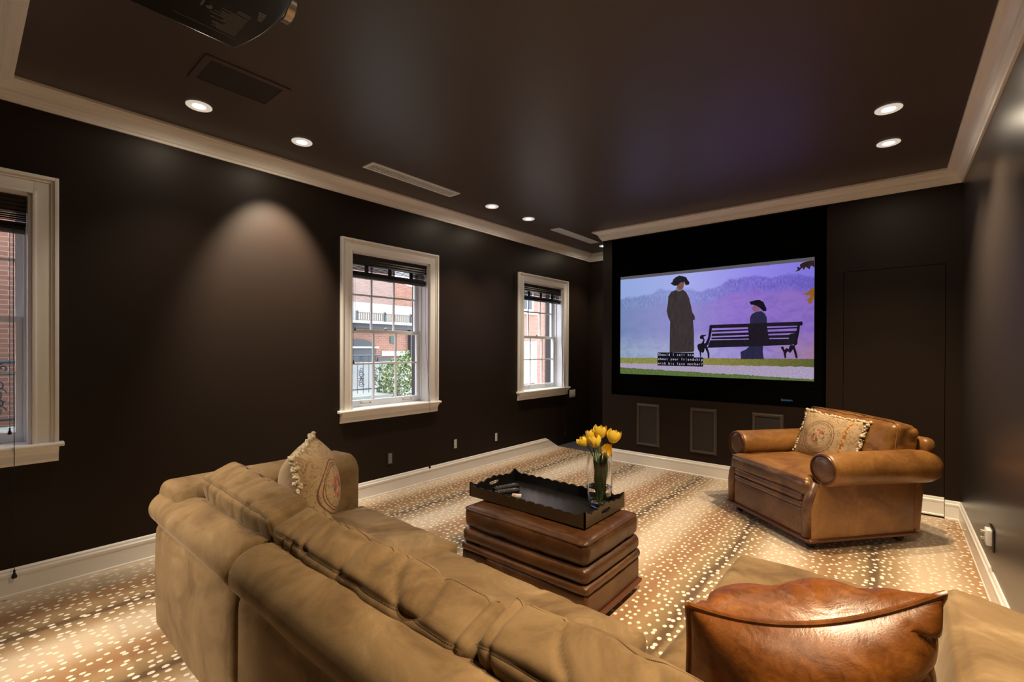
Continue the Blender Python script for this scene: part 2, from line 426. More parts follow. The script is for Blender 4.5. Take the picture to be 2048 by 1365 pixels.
CROWN = [(0, 2.968), (.014, 2.968), (.018, 2.984), (.030, 2.992), (.034, 3.003), (.040, 3.010), (.046, 3.028), (.058, 3.046), (.074, 3.058), (.088, 3.063), (.092, 3.070), (.112, 3.073), (.112, H), (0, H)]
path = [(xl(YF), YF), (xl(YR), YR), (xr(YR), YR), (xr(YB), YB), (BX, YB), (BX, YF)]
for i, s_ in enumerate(sweep(path, CROWN, closed=True)):
    struct(s_.build('trim_%d' % (i+1), M_TRIM))

# ================================================================ WINDOWS
def window(idx, a, b):
    root = bpy.data.objects.new('window_%d' % idx, None); COL.objects.link(root); root.matrix_world = ML @ Matrix.Translation((0, (a+b)/2, 0)); root['kind'] = 'structure'
    w2 = (b-a)/2
    # casing : two sides and a head, three stepped layers
    c = B()
    for (i0, i1, t) in ((-.004, .012, .024), (0, .080, .017), (.076, .094, .025), (.092, .112, .036)):
        c.box(0, t, w2+i0, w2+i1, ZB, ZT+i1); c.box(0, t, -w2-i1, -w2-i0, ZB, ZT+i1); c.box(0, t-.0004, -w2-i1+.001, w2+i1-.001, ZT+i0, ZT+i1)
    c.build('casing', M_TRIM, root, bevel=.002)
    B().prism([(-.205, .878), (.052, .878), (.060, .884), (.062, .893), (.056, .903), (-.10, .905), (-.205, .905)], -w2-.135, w2+.135, 1).build('stool', M_TRIM, root, bevel=.002)
    B().prism([(0, .782), (.012, .782), (.018, .80), (.019, .835), (.028, .845), (.032, .858), (.046, .866), (.050, .878), (0, .878)], -w2-.112, w2+.112, 1).build('apron', M_TRIM, root)
    j = B(); t = .022
    j.box(-.215, .0, -w2, -w2+t, .90, ZT); j.box(-.215, .0, w2-t, w2, .90, ZT); j.box(-.215, .0, -w2, w2, ZT-t, ZT)
    for sg_ in (-1, 1):   # stops between the sashes
        j.box(-.128, -.110, sg_*(w2-t)-(.012 if sg_ > 0 else 0), sg_*(w2-t)+(.012 if sg_ < 0 else 0), .905, ZT-t)
    j.build('jamb', M_SASH, root)
    r = B(); r.box(-.30, -.215, -w2-.001, -w2+.012, .89, ZT); r.box(-.30, -.215, w2-.012, w2+.001, .89, ZT); r.box(-.33, -.215, -w2, w2, .86, .90); r.box(-.30, -.215, -w2, w2, ZT-.01, ZT+.001)
    r.build('outer_reveal', M_REVEAL, root)
    sw = w2-t
    def sash(name, n0, n1, z0, z1, zb, zt, zm):
        s = B(); st = .046; gl = sw-st
        s.box(n0, n1, -sw, -gl, z0, z1); s.box(n0, n1, gl, sw, z0, z1); s.box(n0, n1, -gl, gl, z0, zb); s.box(n0, n1, -gl, gl, zt, z1)
        so = s.build(name, M_SASH, root, bevel=.002)
        m = B(); c0 = (n0+n1)/2
        for k in (-1, 1): m.box(c0-.011, c0+.011, k*gl/3-.009, k*gl/3+.009, zb, zt)
        m.box(c0-.010, c0+.010, -gl, gl, zm-.009, zm+.009)
        m.build('muntins', M_SASH, so)
        B().add([(c0, -gl, zb), (c0, gl, zb), (c0, gl, zt), (c0, -gl, zt)], [(0, 1, 2, 3)]).build('pane', M_PANE, so)
        return so
    lo = sash('lower_sash', -.168, -.130, .905, 1.690, .970, 1.652, 1.340)
    sash('upper_sash', -.208, -.170, 1.652, ZT-t, 1.690, ZT-t-.045, 2.045)
    for sy in (-.24, .28):
        p = B()
        for e in (-.055, .055):
            p.lathe([(.009, 0), (.009, .004), (.004, .006), (.004, .012)], 12, M=Matrix.Translation((-.130, sy+e, .940)) @ Matrix.Rotation(PI/2, 4, 'Y'))
        p.tube([(-.119, sy-.055, .940), (-.114, sy-.04, .934), (-.112, sy, .931), (-.114, sy+.04, .934), (-.119, sy+.055, .940)], .003, 6)
        p.build('sash_lift', M_STEEL, lo, smooth=True)
    p = B(); p.box(-.162, -.135, -.02, .02, 1.69, 1.698); p.tube([(-.148, 0, 1.698), (-.148, 0, 1.712)], .007, 8); p.tube([(-.148, -.004, 1.708), (-.148, .03, 1.712)], .005, 8)
    p.build('sash_lock', M_STEEL, lo)
    return root
for i, (a, b) in enumerate(OP): window(i+1, a, b)

# woven roman blinds, rolled to the top
def blind(a, b, label, cord_s, cord_bottom, pulls):
    root = thing('window_blind', label, 'blind', M=ML @ Matrix.Translation((0, (a+b)/2, 0)), group='dark woven blinds at the windows')
    w2 = (b-a)/2-.026
    v = B(); z = ZT-.022
    prof = []
    for k in range(8): prof += [(-.022-.004*(k % 2), z-k*.0125), (-.022-.004*((k+1) % 2), z-(k+1)*.0125)]
    v.prism([(-.095, z)]+[(q, zz) for q, zz in prof]+[(-.05, z-.10), (-.095, z-.10)], -w2, w2, 1)
    v.build('valance', M_BLIND, root)
    s = B()
    for k in range(8):
        zz = 2.340-k*.0125; s.box(-.062, -.056, -w2, w2, zz-(.0098 if k not in (1, 5) else .005), zz)
    for f in (-.6, .0, .6): s.box(-.064, -.054, f*w2-.02, f*w2+.02, 2.23, 2.34)
    s.build('slats', M_BLIND, root)
    r = B(); pts = []
    for k in range(20):
        an = 2*PI*k/20; rr = .034+.003*(k % 2); pts.append((-.060+rr*1.0*math.cos(an), 2.225+rr*.85*math.sin(an)))
    r.prism(pts, -w2+.004, w2-.004, 1)
    for f in (-.6, .0, .6): r.prism([(p[0]+(p[0]+.06)*.06, p[1]+(p[1]-2.225)*.06) for p in pts], f*w2-.02, f*w2+.02, 1)
    r.build('rolled_fold', M_BLIND, root)
    mid = (a+b)/2
    c = B()
    cs = cord_s-mid
    c.tube([(-.02, cs, 2.25), (-.012, cs, 1.6), (.066, cs, .893), (.066, cs, cord_bottom+.05)], .0018, 6)
    TP = [(.002, .030), (.006, .026), (.006, .020), (.004, .016), (.008, .004), (.013, -.012), (.011, -.020), (.002, -.022)]
    B().lathe(TP, 12, (.066, cs, cord_bottom+.02)).build('cord_tassel', M_CORD, root, smooth=True)
    for (ps, pz) in pulls:
        c.tube([(-.085, ps-mid, 2.25), (-.085, ps-mid, pz+.02)], .0013, 5); B().lathe([(r_*.8, z_*.8) for r_, z_ in TP], 10, (-.085, ps-mid, pz)).build('cord_tassel', M_CORD, root, smooth=True)
    c.build('cord', M_CORD, root)
    return root
blind(*OP[0], 'dark woven blind rolled up at the window cut by the left edge of the photo', .217, .127, [(.205, .98)])
blind(*OP[1], 'dark woven blind rolled up at the middle window overlooking the leafy bush', 3.364, .168, [(2.535, 1.69), (2.520, 1.36)])
blind(*OP[2], 'dark woven blind rolled up at the farthest window beside the switch plate', 6.04, .176, [(5.135, 1.665), (5.150, 1.285)])

# ================================================================ WALL PLATES
def outlet(s, z, label, mat, M=ML, sgn=1):
    r = thing('wall_outlet', label, 'outlet', M=M @ Matrix.Translation((0, s, z)), group='outlets low on the left wall')
    B().box(0, .006*sgn, -.037, .037, -.060, .060).build('cover_plate', M_PLAST, r, bevel=.002)
    for dz in (-.026, .026):
        i = B(); i.box(0, .009*sgn, -.020, .020, dz-.025, dz+.025)
        for dy in (-.008, .008): i.box(.0088*sgn, .0096*sgn, dy-.0015, dy+.0015, dz-.004, dz+.008, 1)
        i.box(.0088*sgn, .0096*sgn, -.002, .002, dz-.014, dz-.009, 1)
        i.build('receptacle', [mat, M_PLAST], r)
    return r
outlet(2.886, .352, 'grey outlet low on the left wall, nearest to the sofa arm', M_GREYPL)
outlet(3.801, .364, 'white outlet in dark plate, middle of three on the left wall', M_WHITEP)
outlet(4.520, .342, 'white outlet in dark plate, farthest of three along the left wall', M_WHITEP)
sp_ = thing('light_switch', 'white three-rocker switch plate beside the farthest window', 'switch', M=ML @ Matrix.Translation((0, 6.335, .783)))
B().box(0, .006, -.085, .085, -.06, .06).build('cover_plate', M_WHITEP, sp_, bevel=.002)
for k in (-1, 0, 1): B().box(.005, .010, k*.046-.016, k*.046+.016, -.034, .034).build('rocker', M_WHITEP, sp_, bevel=.001)
o = thing('wall_outlet', 'wall plate with white adapter plugged in, low on the right wall', 'outlet', M=MR @ Matrix.Translation((0, 4.03, .37)))
B().box(-.008, 0, -.085, .060, -.075, .060).build('cover_plate', M_PLAST, o, bevel=.002)
b_ = B(); b_.box(-.032, -.006, -.05, .03, -.05, .045); b_.build('adapter', M_WHITEP, o, bevel=.005)
b_ = B()
for dz in (-.02, .02): B().tube([(-.05, .01, dz), (-.03, .01, dz)], .009, 10).build('socket_ring', M_STEEL, o, smooth=True)
ds = thing('door_stop', 'thin brass door stop sticking out of the right baseboard', 'door stop', M=MR @ Matrix.Translation((-.017, 5.12, .07)))
B().tube([(0, 0, 0), (-.10, 0, -.003)], .004, 8).build('rod', M_BRASS, ds)
B().tube([(-.003, 0, 0), (-.008, 0, 0)], .013, 12).build('base_plate', M_BRASS, ds)
b_ = B(); b_.tube([(-.095, 0, -.003), (-.11, 0, -.003)], .008, 10); b_.build('tip', M_BRASS, ds)

# ================================================================ CEILING
def downlight(i, label, r=.074):
    x, y, f, tx, ty, cone, bl = LAMPS[i]
    zc = H if y > YR else 2.80
    root = thing('recessed_light', label, 'ceiling light', (x, y, zc), group='round recessed ceiling lights')
    B().lathe([(r, 0), (r, -.004), (r-.004, -.007), (.045, -.007), (.036, -.003), (.034, .0)], 36).build('trim_ring', M_LTRIM, root, smooth=True)
    B().lathe([(.0005, -.0035), (.036, -.0035), (.036, -.001)], 28).build('lens', M_LENS, root)
    L = bpy.data.lights.new('lamp', 'SPOT'); L.energy = LAMP_W*f; L.color = WARMER if i in (5, 6, 7, 8) else WARM; L.spot_size = math.radians(cone); L.spot_blend = bl; L.shadow_soft_size = .035
    lo = bpy.data.objects.new('lamp', L); COL.objects.link(lo); lo.parent = root; lo.location = (0, 0, -.03); lo.rotation_euler = (ty, tx, 0)
    if y > YR:   # wide spill of the frosted lens
        L = bpy.data.lights.new('lens_spill', 'SPOT'); L.energy = SPILL_W; L.color = WARM; L.spot_size = math.radians(178); L.spot_blend = .3; L.shadow_soft_size = .03
        lo = bpy.data.objects.new('lens_spill', L); COL.objects.link(lo); lo.parent = root; lo.location = (0, 0, -.012)
M_LENS = emis('lit_lens', (1, .86, .68, 1), 6.0)
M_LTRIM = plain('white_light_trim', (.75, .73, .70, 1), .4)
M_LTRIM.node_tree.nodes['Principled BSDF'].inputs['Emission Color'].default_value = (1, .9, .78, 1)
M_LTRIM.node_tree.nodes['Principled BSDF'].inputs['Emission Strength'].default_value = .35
DL = ['recessed ceiling light nearest the projector, above the left wall', 'recessed ceiling light casting the bright cone on the left wall',
      'recessed ceiling light just beyond the long vent, nearer of a close pair', 'recessed ceiling light farther of the pair between the two vents',
      'recessed ceiling light half hidden behind the screen wall corner', 'nearer recessed ceiling light above the armchair',
      'farther recessed ceiling light above the armchair, close to the crown', 'recessed ceiling light over the right end of the sofa',
      'recessed ceiling light over the sofa corner by the opening', 'fill light added in the unseen alcove, aimed at the sofa back', 'fill light added in the unseen alcove behind the right of the sofa']
for i in range(len(LAMPS)): downlight(i, DL[i])

def vent(x0, x1, y0, y1, label):
    r = thing('ceiling_vent', label, 'vent', ((x0+x1)/2, (y0+y1)/2, H), group='slim white ceiling vents')
    a, c = (x1-x0)/2, (y1-y0)/2; f = B()
    for bx in ((-a, -a+.022, -c, c), (a-.022, a, -c, c), (-a+.022, a-.022, -c, -c+.03), (-a+.022, a-.022, c-.03, c)): f.box(*bx, -.008, 0)
    f.build('frame', M_VENT, r)
    B().box(-a+.02, a-.02, -c+.02, c-.02, -.001, .0).build('backing', M_VENTIN, r)
    s = B(); nb = int((2*c-.06)/.02)
    for k in range(nb):
        yy = -c+.03+k*(2*c-.06)/nb; s.box(-a+.026, a-.026, yy, yy+.004, -.007, -.001)
    for k in (-.2, .2): s.box(k*a*2-.003, k*a*2+.003, -c+.03, c-.03, -.0065, -.001)
    s.build('louvres', M_VENT, r)
vent(-3.610, -3.450, 2.27, 3.30, 'long white ceiling vent nearest the projector')
vent(-3.570, -3.425, 5.06, 6.12, 'white ceiling vent at the far end by the screen wall')
g = thing('ceiling_speaker', 'dark rectangular grille panel flush in ceiling near projector', 'speaker', (-3.041, 1.09, H))
f = B()
for bx in ((-.165, -.130, -.228, .228), (.130, .165, -.228, .228), (-.130, .130, -.228, -.193), (-.130, .130, .193, .228)): f.box(*bx, -.007, 0)
f.build('frame', M_CEIL, g)
B().box(-.13, .13, -.193, .193, -.004, 0).build('grille', M_GRILLE, g)

# projector on the ceiling
pr = thing('projector', 'black ceiling-mounted projector with rows of fine label text', 'projector', (-1.84, .56, 2.77))
# local: front +y; body spans x -.42..+.06 (left edge), y -.55..+.22
def pbody():
    out = []
    xs0, xs1 = -.335, .30
    n_ = 16
    for k in range(n_+1):
        t = k/n_; x = xs0+(xs1-xs0)*t; y = .200+.045*math.sin(PI*min(1, t*1.05))
        out.append((x, y))
    return out+[(xs1, -.42), (xs0, -.42)]
b_ = B(); pts = pbody(); b_.prism(pts, 0, .16, 2); b_.build('body', M_PLAST, pr, bevel=.012)
b_ = B(); b_.box(-.30, .27, -.40, .15, .16, .19); b_.tube([(0, -.1, .19), (0, -.1, .32)], .03, 16); b_.tube([(0, -.1, .305), (0, -.1, .32)], .09, 24); b_.build('ceiling_mount', M_PLAST, pr)
lz = B(); MX = Matrix.Translation((-.015, .20, .075)) @ Matrix.Rotation(-PI/2, 4, 'X')
lz.lathe([(.055, 0), (.055, .055), (.060, .057), (.060, .085), (.052, .090), (.046, .088), (.040, .070), (.001, .066)], 36, M=MX)
lz.build('lens', M_STEEL, pr, smooth=True)
lt = B(); random.seed(3)
for k in range(17):
    L_ = random.uniform(.05, .115); lt.box(-.245+k*.0085, -.245+k*.0085+.0028, .165-L_, .165, -.0006, .0004)
lt.box(-.265, -.2635, -.04, .18, -.0006, .0004)
for k in range(4): lt.box(-.095+k*.006, -.093+k*.006, .12, .165, -.0006, .0004)
for k in range(5): lt.box(-.075+k*.012, -.069+k*.012, .185-.003*k, .20, -.0006, .0004)
lt.build('label_print', M_GREYPL, pr)
bt = B(); bt.lathe([(.001, -.006), (.010, -.006), (.011, 0)], 16, (-.13, .04, 0)); bt.box(-.150, -.112, .015, .022, -.0006, .0004); bt.build('lens_shift_knob', M_STEEL, pr, smooth=True)

# ================================================================ SCREEN WALL THINGS
def speaker(x0, x1, label):
    r = thing('wall_speaker', label, 'speaker', ((x0+x1)/2, YB, .535), group='flat speakers set in the wall below the screen')
    a, z = (x1-x0)/2, .268; f = B(); t = .030
    def ring(q0, y0, q1, y1):
        P0 = [(-a+q0, y0, -z+q0), (a-q0, y0, -z+q0), (a-q0, y0, z-q0), (-a+q0, y0, z-q0)]; P1 = [(-a+q1, y1, -z+q1), (a-q1, y1, -z+q1), (a-q1, y1, z-q1), (-a+q1, y1, z-q1)]
        f.add(P0+P1, [(k, (k+1) % 4, (k+1) % 4+4, k+4) for k in range(4)])
    ring(0, 0, .003, -.010); ring(.003, -.010, .014, -.022); ring(.014, -.022, .034, -.016); ring(.034, -.016, .036, -.004)
    f.build('frame', M_FRAMEB, r)
    B().box(-a+.034, a-.034, -.008, -.001, -z+.034, z-.034).build('grille', M_GRILLE, r)
speaker(-2.600, -2.292, 'brown in-wall speaker, leftmost of three below the screen')
speaker(-1.922, -1.614, 'brown in-wall speaker, middle one below the screen')
speaker(-1.248, -.940, 'brown in-wall speaker partly hidden by the armchair arm')

ps = thing('projection_screen', 'lit projection screen showing a film scene with a bench, in black velvet frame', 'screen', (0, 5.70, 0))
SX0, SX1, SZ0, SZ1, SZG = -2.869, -.677, 1.170, 2.426, 2.463
f = B()
f.box(NX0, SX0, 0, .03, NZ0, NZ1); f.box(SX1, NX1, 0, .03, NZ0, NZ1); f.box(SX0, SX1, 0, .03, NZ0, SZ0); f.box(SX0, SX1, 0, .03, SZG, NZ1)
f.box(NX0-.001, NX0+.004, -.060, .0, NZ0, NZ1); f.box(NX1-.004, NX1+.001, -.060, .0, NZ0, NZ1); f.box(NX0, NX1, -.060, .0, NZ0-.001, NZ0+.004)
f.box(NX0, NX1, .03, .05, NZ0, NZ1)
f.build('frame', M_BLACK, ps)
bz = B()
for (x0, x1, z0, z1) in ((SX0-.075, SX0-.07, SZ0-.075, SZG+.07), (SX1+.07, SX1+.075, SZ0-.075, SZG+.07), (SX0-.075, SX1+.075, SZ0-.075, SZ0-.07), (SX0-.075, SX1+.075, SZG+.07, SZG+.075)): bz.box(x0, x1, -.006, 0, z0, z1)
bz.build('inner_bezel', M_LACQB, ps) if False else bz.build('inner_bezel', M_BLACK, ps)
PIC = .66
def m_picture():
    t = NT('film_background'); tc = t.n('TexCoord'); sp = t.n('SeparateXYZ', {0: tc.outputs['Object']}); X, Z = sp.outputs[0], sp.outputs[2]; v = tc.outputs['Object']
    u = t.math('DIVIDE', t.math('SUBTRACT', X, SX0), SX1-SX0)
    sky = t.ramp(u, [(0, lin(150, 172, 226)), (.4, lin(170, 176, 240)), (.75, lin(150, 138, 236)), (1, lin(128, 118, 222))])
    far = t.ramp(u, [(0, lin(104, 122, 168)), (.35, lin(132, 142, 200)), (.65, lin(110, 92, 190)), (1, lin(96, 80, 172))])
    haze = t.ramp(u, [(0, lin(122, 140, 188)), (.35, lin(150, 146, 206)), (.65, lin(150, 118, 208)), (1, lin(140, 108, 192))])
    low = t.ramp(u, [(0, lin(150, 168, 196)), (.4, lin(176, 176, 216)), (.7, lin(160, 142, 210)), (1, lin(146, 118, 176))])
    hr = t.ramp(u, [(0, (.30,)*3), (.1, (.34,)*3), (.2, (.38,)*3), (.24, (.50,)*3), (.30, (.46,)*3), (.36, (.42,)*3), (.42, (.46,)*3), (.46, (.33,)*3), (.54, (.40,)*3), (.58, (.50,)*3), (.62, (.62,)*3), (.75, (.66,)*3), (.82, (.56,)*3), (.9, (.62,)*3), (1, (.50,)*3)])
    hz = t.math('ADD', 2.06, t.math('MULTIPLY', hr, .42))
    nz = t.math('MULTIPLY', t.math('SUBTRACT', t.noise(v, 9, 6, .7), .5), .12)
    below = t.math('MULTIPLY_ADD', t.math('SUBTRACT', t.math('ADD', hz, nz), Z), 30.0, 0.0, clamp=True)
    twig = t.noise(t.obj((2.6, 1, .8)), 26, 6, .75, .4); col = t.mix(below, sky, t.mix(t.math('MULTIPLY_ADD', twig, 3.0, -1.15, clamp=True), far, sky))
    dz = t.math('MULTIPLY_ADD', t.math('SUBTRACT', t.math('SUBTRACT', hz, .13), t.math('ADD', Z, nz)), 12.0, 0.0, clamp=True)
    col = t.mix(dz, col, haze)
    lw = t.math('MULTIPLY_ADD', t.math('SUBTRACT', 1.72, t.math('ADD', Z, t.math('MULTIPLY', nz, 2))), 4.0, 0.0, clamp=True)
    col = t.mix(lw, col, low)
    blot = t.noise(t.obj((1, 1, 1.6)), 7, 6, .65, .5); col = t.mix(t.math('MULTIPLY', t.math('SUBTRACT', blot, .45, clamp=True), t.math('MULTIPLY', below, 2.0)), col, far)
    rust = t.math('MULTIPLY', t.math('MULTIPLY_ADD', u, 5, -4.0, clamp=True), t.math('MULTIPLY', lw, t.noise(v, 14, 3)))
    col = t.mix(rust, col, lin(176, 128, 140))
    gn = t.noise(v, 40, 4); g1 = t.mix(gn, lin(84, 84, 44), t.ramp(u, [(0, lin(170, 176, 92)), (.5, lin(176, 164, 84)), (1, lin(96, 104, 52))]))
    e1 = t.math('LESS_THAN', t.math('ADD', Z, t.math('MULTIPLY', gn, .02)), t.math('ADD', 1.395, t.math('MULTIPLY', u, .018))); col = t.mix(e1, col, g1)
    pn = t.noise(t.obj((1, 1, 3)), 50, 4); pc = t.mix(pn, lin(110, 100, 118), lin(214, 196, 232))
    e2 = t.math('LESS_THAN', t.math('ADD', Z, t.math('MULTIPLY', t.noise(v, 12, 3), .03)), t.math('ADD', 1.325, t.math('MULTIPLY', u, .01))); col = t.mix(e2, col, pc)
    e3 = t.math('LESS_THAN', t.math('ADD', Z, t.math('MULTIPLY', t.noise(v, 20, 3), .03)), t.math('SUBTRACT', 1.268, t.math('MULTIPLY', u, .062))); col = t.mix(e3, col, t.mix(gn, lin(50, 70, 36), lin(118, 138, 76)))
    e = t.n('Emission', {0: col, 1: PIC}); t.t.links.new(e.outputs[0], t.out.inputs[0]); return t.m
M_PIC = m_picture()
FIG = {"coat":[[[-2.124,2.234],[-2.034,2.23],[-1.994,2.192],[-1.962,2.125],[-1.938,2.028],[-1.922,1.947],[-1.893,1.898],[-1.89,1.858],[-1.913,1.851],[-1.902,1.707],[-1.898,1.477],[-1.919,1.468],[-2.198,1.457],[-2.196,1.713],[-2.193,1.845],[-2.217,1.895],[-2.239,1.979],[-2.222,2.077],[-2.218,2.159],[-2.181,2.214]]],"neck":[[[-2.116,2.266],[-2.042,2.268],[-2.037,2.227],[-2.083,2.211],[-2.128,2.231]]],"face":[[[-2.108,2.306],[-2.064,2.323],[-2.025,2.331],[-2.015,2.306],[-2.025,2.283],[-2.028,2.259],[-2.042,2.234],[-2.083,2.231],[-2.109,2.262]]],"hat":[[[-2.193,2.322],[-2.169,2.332],[-2.155,2.367],[-2.124,2.392],[-2.084,2.406],[-2.035,2.395],[-1.995,2.376],[-1.98,2.343],[-1.958,2.314],[-1.961,2.288],[-2.002,2.279],[-2.019,2.326],[-2.067,2.319],[-2.107,2.285],[-2.149,2.288]]],"lady2":[[[-1.284,1.857],[-1.268,1.894],[-1.222,1.921],[-1.169,1.923],[-1.136,1.895],[-1.117,1.851],[-1.115,1.778],[-1.148,1.692],[-1.154,1.474],[-1.144,1.394],[-1.375,1.39],[-1.382,1.472],[-1.321,1.502],[-1.28,1.547],[-1.267,1.694],[-1.287,1.784]]],"face2":[[[-1.255,1.996],[-1.229,2.009],[-1.196,1.985],[-1.186,1.941],[-1.208,1.916],[-1.244,1.922],[-1.262,1.945],[-1.266,1.963],[-1.255,1.977]]],"hat2":[[[-1.293,2.035],[-1.262,2.041],[-1.229,2.049],[-1.189,2.049],[-1.15,2.024],[-1.137,1.989],[-1.121,1.952],[-1.121,1.923],[-1.149,1.92],[-1.182,1.956],[-1.209,1.979],[-1.249,2.0],[-1.276,2.002]]],"back_slats":[[[-1.707,1.787],[-0.788,1.796],[-0.785,1.754],[-1.699,1.747]],[[-1.692,1.722],[-0.823,1.741],[-0.826,1.725],[-1.694,1.703]],[[-1.691,1.684],[-0.823,1.699],[-0.828,1.679],[-1.697,1.653]],[[-1.697,1.638],[-0.835,1.661],[-0.84,1.627],[-1.7,1.618]],[[-1.713,1.607],[-0.859,1.616],[-0.871,1.549],[-1.743,1.517]],[[-1.308,1.784],[-1.12,1.786],[-1.09,1.604],[-1.294,1.606]],[[-0.896,1.666],[-0.823,1.685],[-0.825,1.56],[-0.92,1.546]]],"frame":[[[-1.719,1.785],[-1.692,1.789],[-1.694,1.719],[-1.709,1.641],[-1.733,1.556],[-1.766,1.529],[-1.827,1.513],[-1.834,1.564],[-1.766,1.571],[-1.736,1.642]],[[-0.824,1.769],[-0.802,1.78],[-0.809,1.685],[-0.825,1.602],[-0.834,1.546],[-0.859,1.539],[-0.847,1.63]],[[-0.809,1.794],[-0.788,1.799],[-0.778,1.782],[-0.781,1.759],[-0.8,1.752],[-0.812,1.769]],[[-1.754,1.676],[-1.781,1.67],[-1.804,1.674],[-1.827,1.659],[-1.832,1.635],[-1.819,1.619],[-1.8,1.627],[-1.793,1.603],[-1.811,1.572],[-1.845,1.564],[-1.861,1.548],[-1.854,1.501],[-1.834,1.469],[-1.826,1.406],[-1.838,1.39],[-1.818,1.398],[-1.814,1.469],[-1.799,1.454],[-1.781,1.469],[-1.773,1.517],[-1.743,1.454],[-1.738,1.395],[-1.72,1.392],[-1.72,1.454],[-1.748,1.54],[-1.773,1.548],[-1.781,1.579],[-1.774,1.611],[-1.789,1.65],[-1.766,1.658]],[[-0.982,1.525],[-0.956,1.475],[-0.944,1.407],[-0.929,1.408],[-0.929,1.461],[-0.913,1.483],[-0.895,1.462],[-0.883,1.476],[-0.864,1.504],[-0.84,1.409],[-0.822,1.409],[-0.834,1.476],[-0.853,1.546],[-0.895,1.546],[-0.907,1.504],[-0.926,1.518],[-0.944,1.497],[-0.957,1.535]]],"branch1":[[[-0.853,2.327],[-0.826,2.348],[-0.836,2.377],[-0.802,2.366],[-0.809,2.395],[-0.785,2.413],[-0.755,2.423],[-0.709,2.427],[-0.678,2.424],[-0.678,2.353],[-0.708,2.377],[-0.72,2.337],[-0.755,2.368],[-0.773,2.335],[-0.785,2.362],[-0.814,2.333]],[[-1.119,2.415],[-1.1,2.428],[-1.106,2.417]]],"branch2":[[[-0.795,2.081],[-0.754,2.092],[-0.719,2.117],[-0.696,2.142],[-0.677,2.145],[-0.677,2.024],[-0.695,2.012],[-0.701,1.971],[-0.718,1.989],[-0.736,1.97],[-0.728,2.007],[-0.753,2.023],[-0.718,2.041],[-0.707,2.068],[-0.742,2.07]]]}
def film(name, c):
    t = NT(name); n = t.noise(t.obj((9, 9, 2.2)), 3.5, 5, .6, .6)
    e = t.n('Emission', {0: t.mix(n, tuple(k*.45 for k in c[:3])+(1,), tuple(k*1.6 for k in c[:3])+(1,)), 1: PIC}); t.t.links.new(e.outputs[0], t.out.inputs[0]); return t.m
cols = {'coat': lin(60, 52, 52), 'neck': lin(120, 126, 136), 'face': lin(124, 84, 72), 'hat': lin(34, 30, 38), 'lady2': lin(42, 40, 68), 'face2': lin(134, 92, 120), 'hat2': lin(24, 20, 32),
        'back_slats': lin(32, 26, 36), 'frame': lin(28, 22, 34), 'branch1': lin(50, 34, 30), 'branch2': lin(140, 92, 36)}
order = ['coat', 'neck', 'face', 'hat', 'lady2', 'face2', 'hat2', 'back_slats', 'frame', 'branch1', 'branch2']
pm = [M_PIC, emis('unlit_screen_top', lin(92, 88, 94), PIC)]+[film('film_'+k, cols[k]) for k in order]
pb = B(); pb.add([(SX0, .001, SZ0), (SX1, .001, SZ0), (SX1, .001, SZ1), (SX0, .001, SZ1)], [(0, 1, 2, 3)], 0)
pb.add([(SX0, .001, SZ1), (SX1, .001, SZ1), (SX1, .001, SZG), (SX0, .001, SZG)], [(0, 1, 2, 3)], 1)
for k, nm in enumerate(order):
    for poly in FIG[nm]:
        P_ = [(p[0], .0004-.0002*k, p[1]) for p in poly]
        pb.add(P_, [tuple(range(len(P_)))], k+2)
pic = pb.build('picture', pm, ps)
bm = bmesh.new(); bm.from_mesh(pic.data); bmesh.ops.triangulate(bm, faces=bm.faces, ngon_method='EAR_CLIP')
bmesh.ops.recalc_face_normals(bm, faces=bm.faces); bm.to_mesh(pic.data); bm.free()
cb = B(); cb.box(-2.351, -1.898, -.0045, -.003, 1.402, 1.458); cb.box(-2.351, -1.792, -.0045, -.003, 1.347, 1.402); cb.box(-2.351, -1.792, -.0045, -.003, 1.292, 1.347)
cb.build('caption_box', emis('caption_black', lin(22, 18, 30), PIC), pic)
M_CAP = emis('caption_white', lin(236, 236, 244), PIC)
RX = Matrix.Rotation(PI/2, 4, 'X')
for tx, z in (('Should I tell him', 1.417), ('about your friendship', 1.362), ('with his late mother?', 1.307)):
    adv = .0265; vs_, fs_ = [], []      # fixed-pitch subtitle lettering
    for i, ch in enumerate(tx):
        if ch == ' ': continue
        o = text_mesh(ch, .044, M_CAP, pic, 'caption_text', RX, .0003, 'LEFT', .92)
        xs = [v_.co.x for v_ in o.data.vertices]; w_ = max(xs)-min(xs); k0 = len(vs_)
        sc1 = min(1, .0215/w_); wide = .0045 if ch in 'lIit' else 0
        for v_ in o.data.vertices: vs_.append((-2.347+adv*(i+.5)+(v_.co.x-(min(xs)+max(xs))/2)*sc1, v_.co.y-.006, v_.co.z+z))
        fs_ += [tuple(j+k0 for j in p.vertices) for p in o.data.polygons]
        bpy.data.objects.remove(o)
    B().add(vs_, fs_).build('caption_text', M_CAP, pic)
o = text_mesh('Stewart', .035, emis('blue_badge', lin(70, 110, 150), .7), ps, 'badge', Matrix.Translation((-.975, -.012, .948)) @ RX)
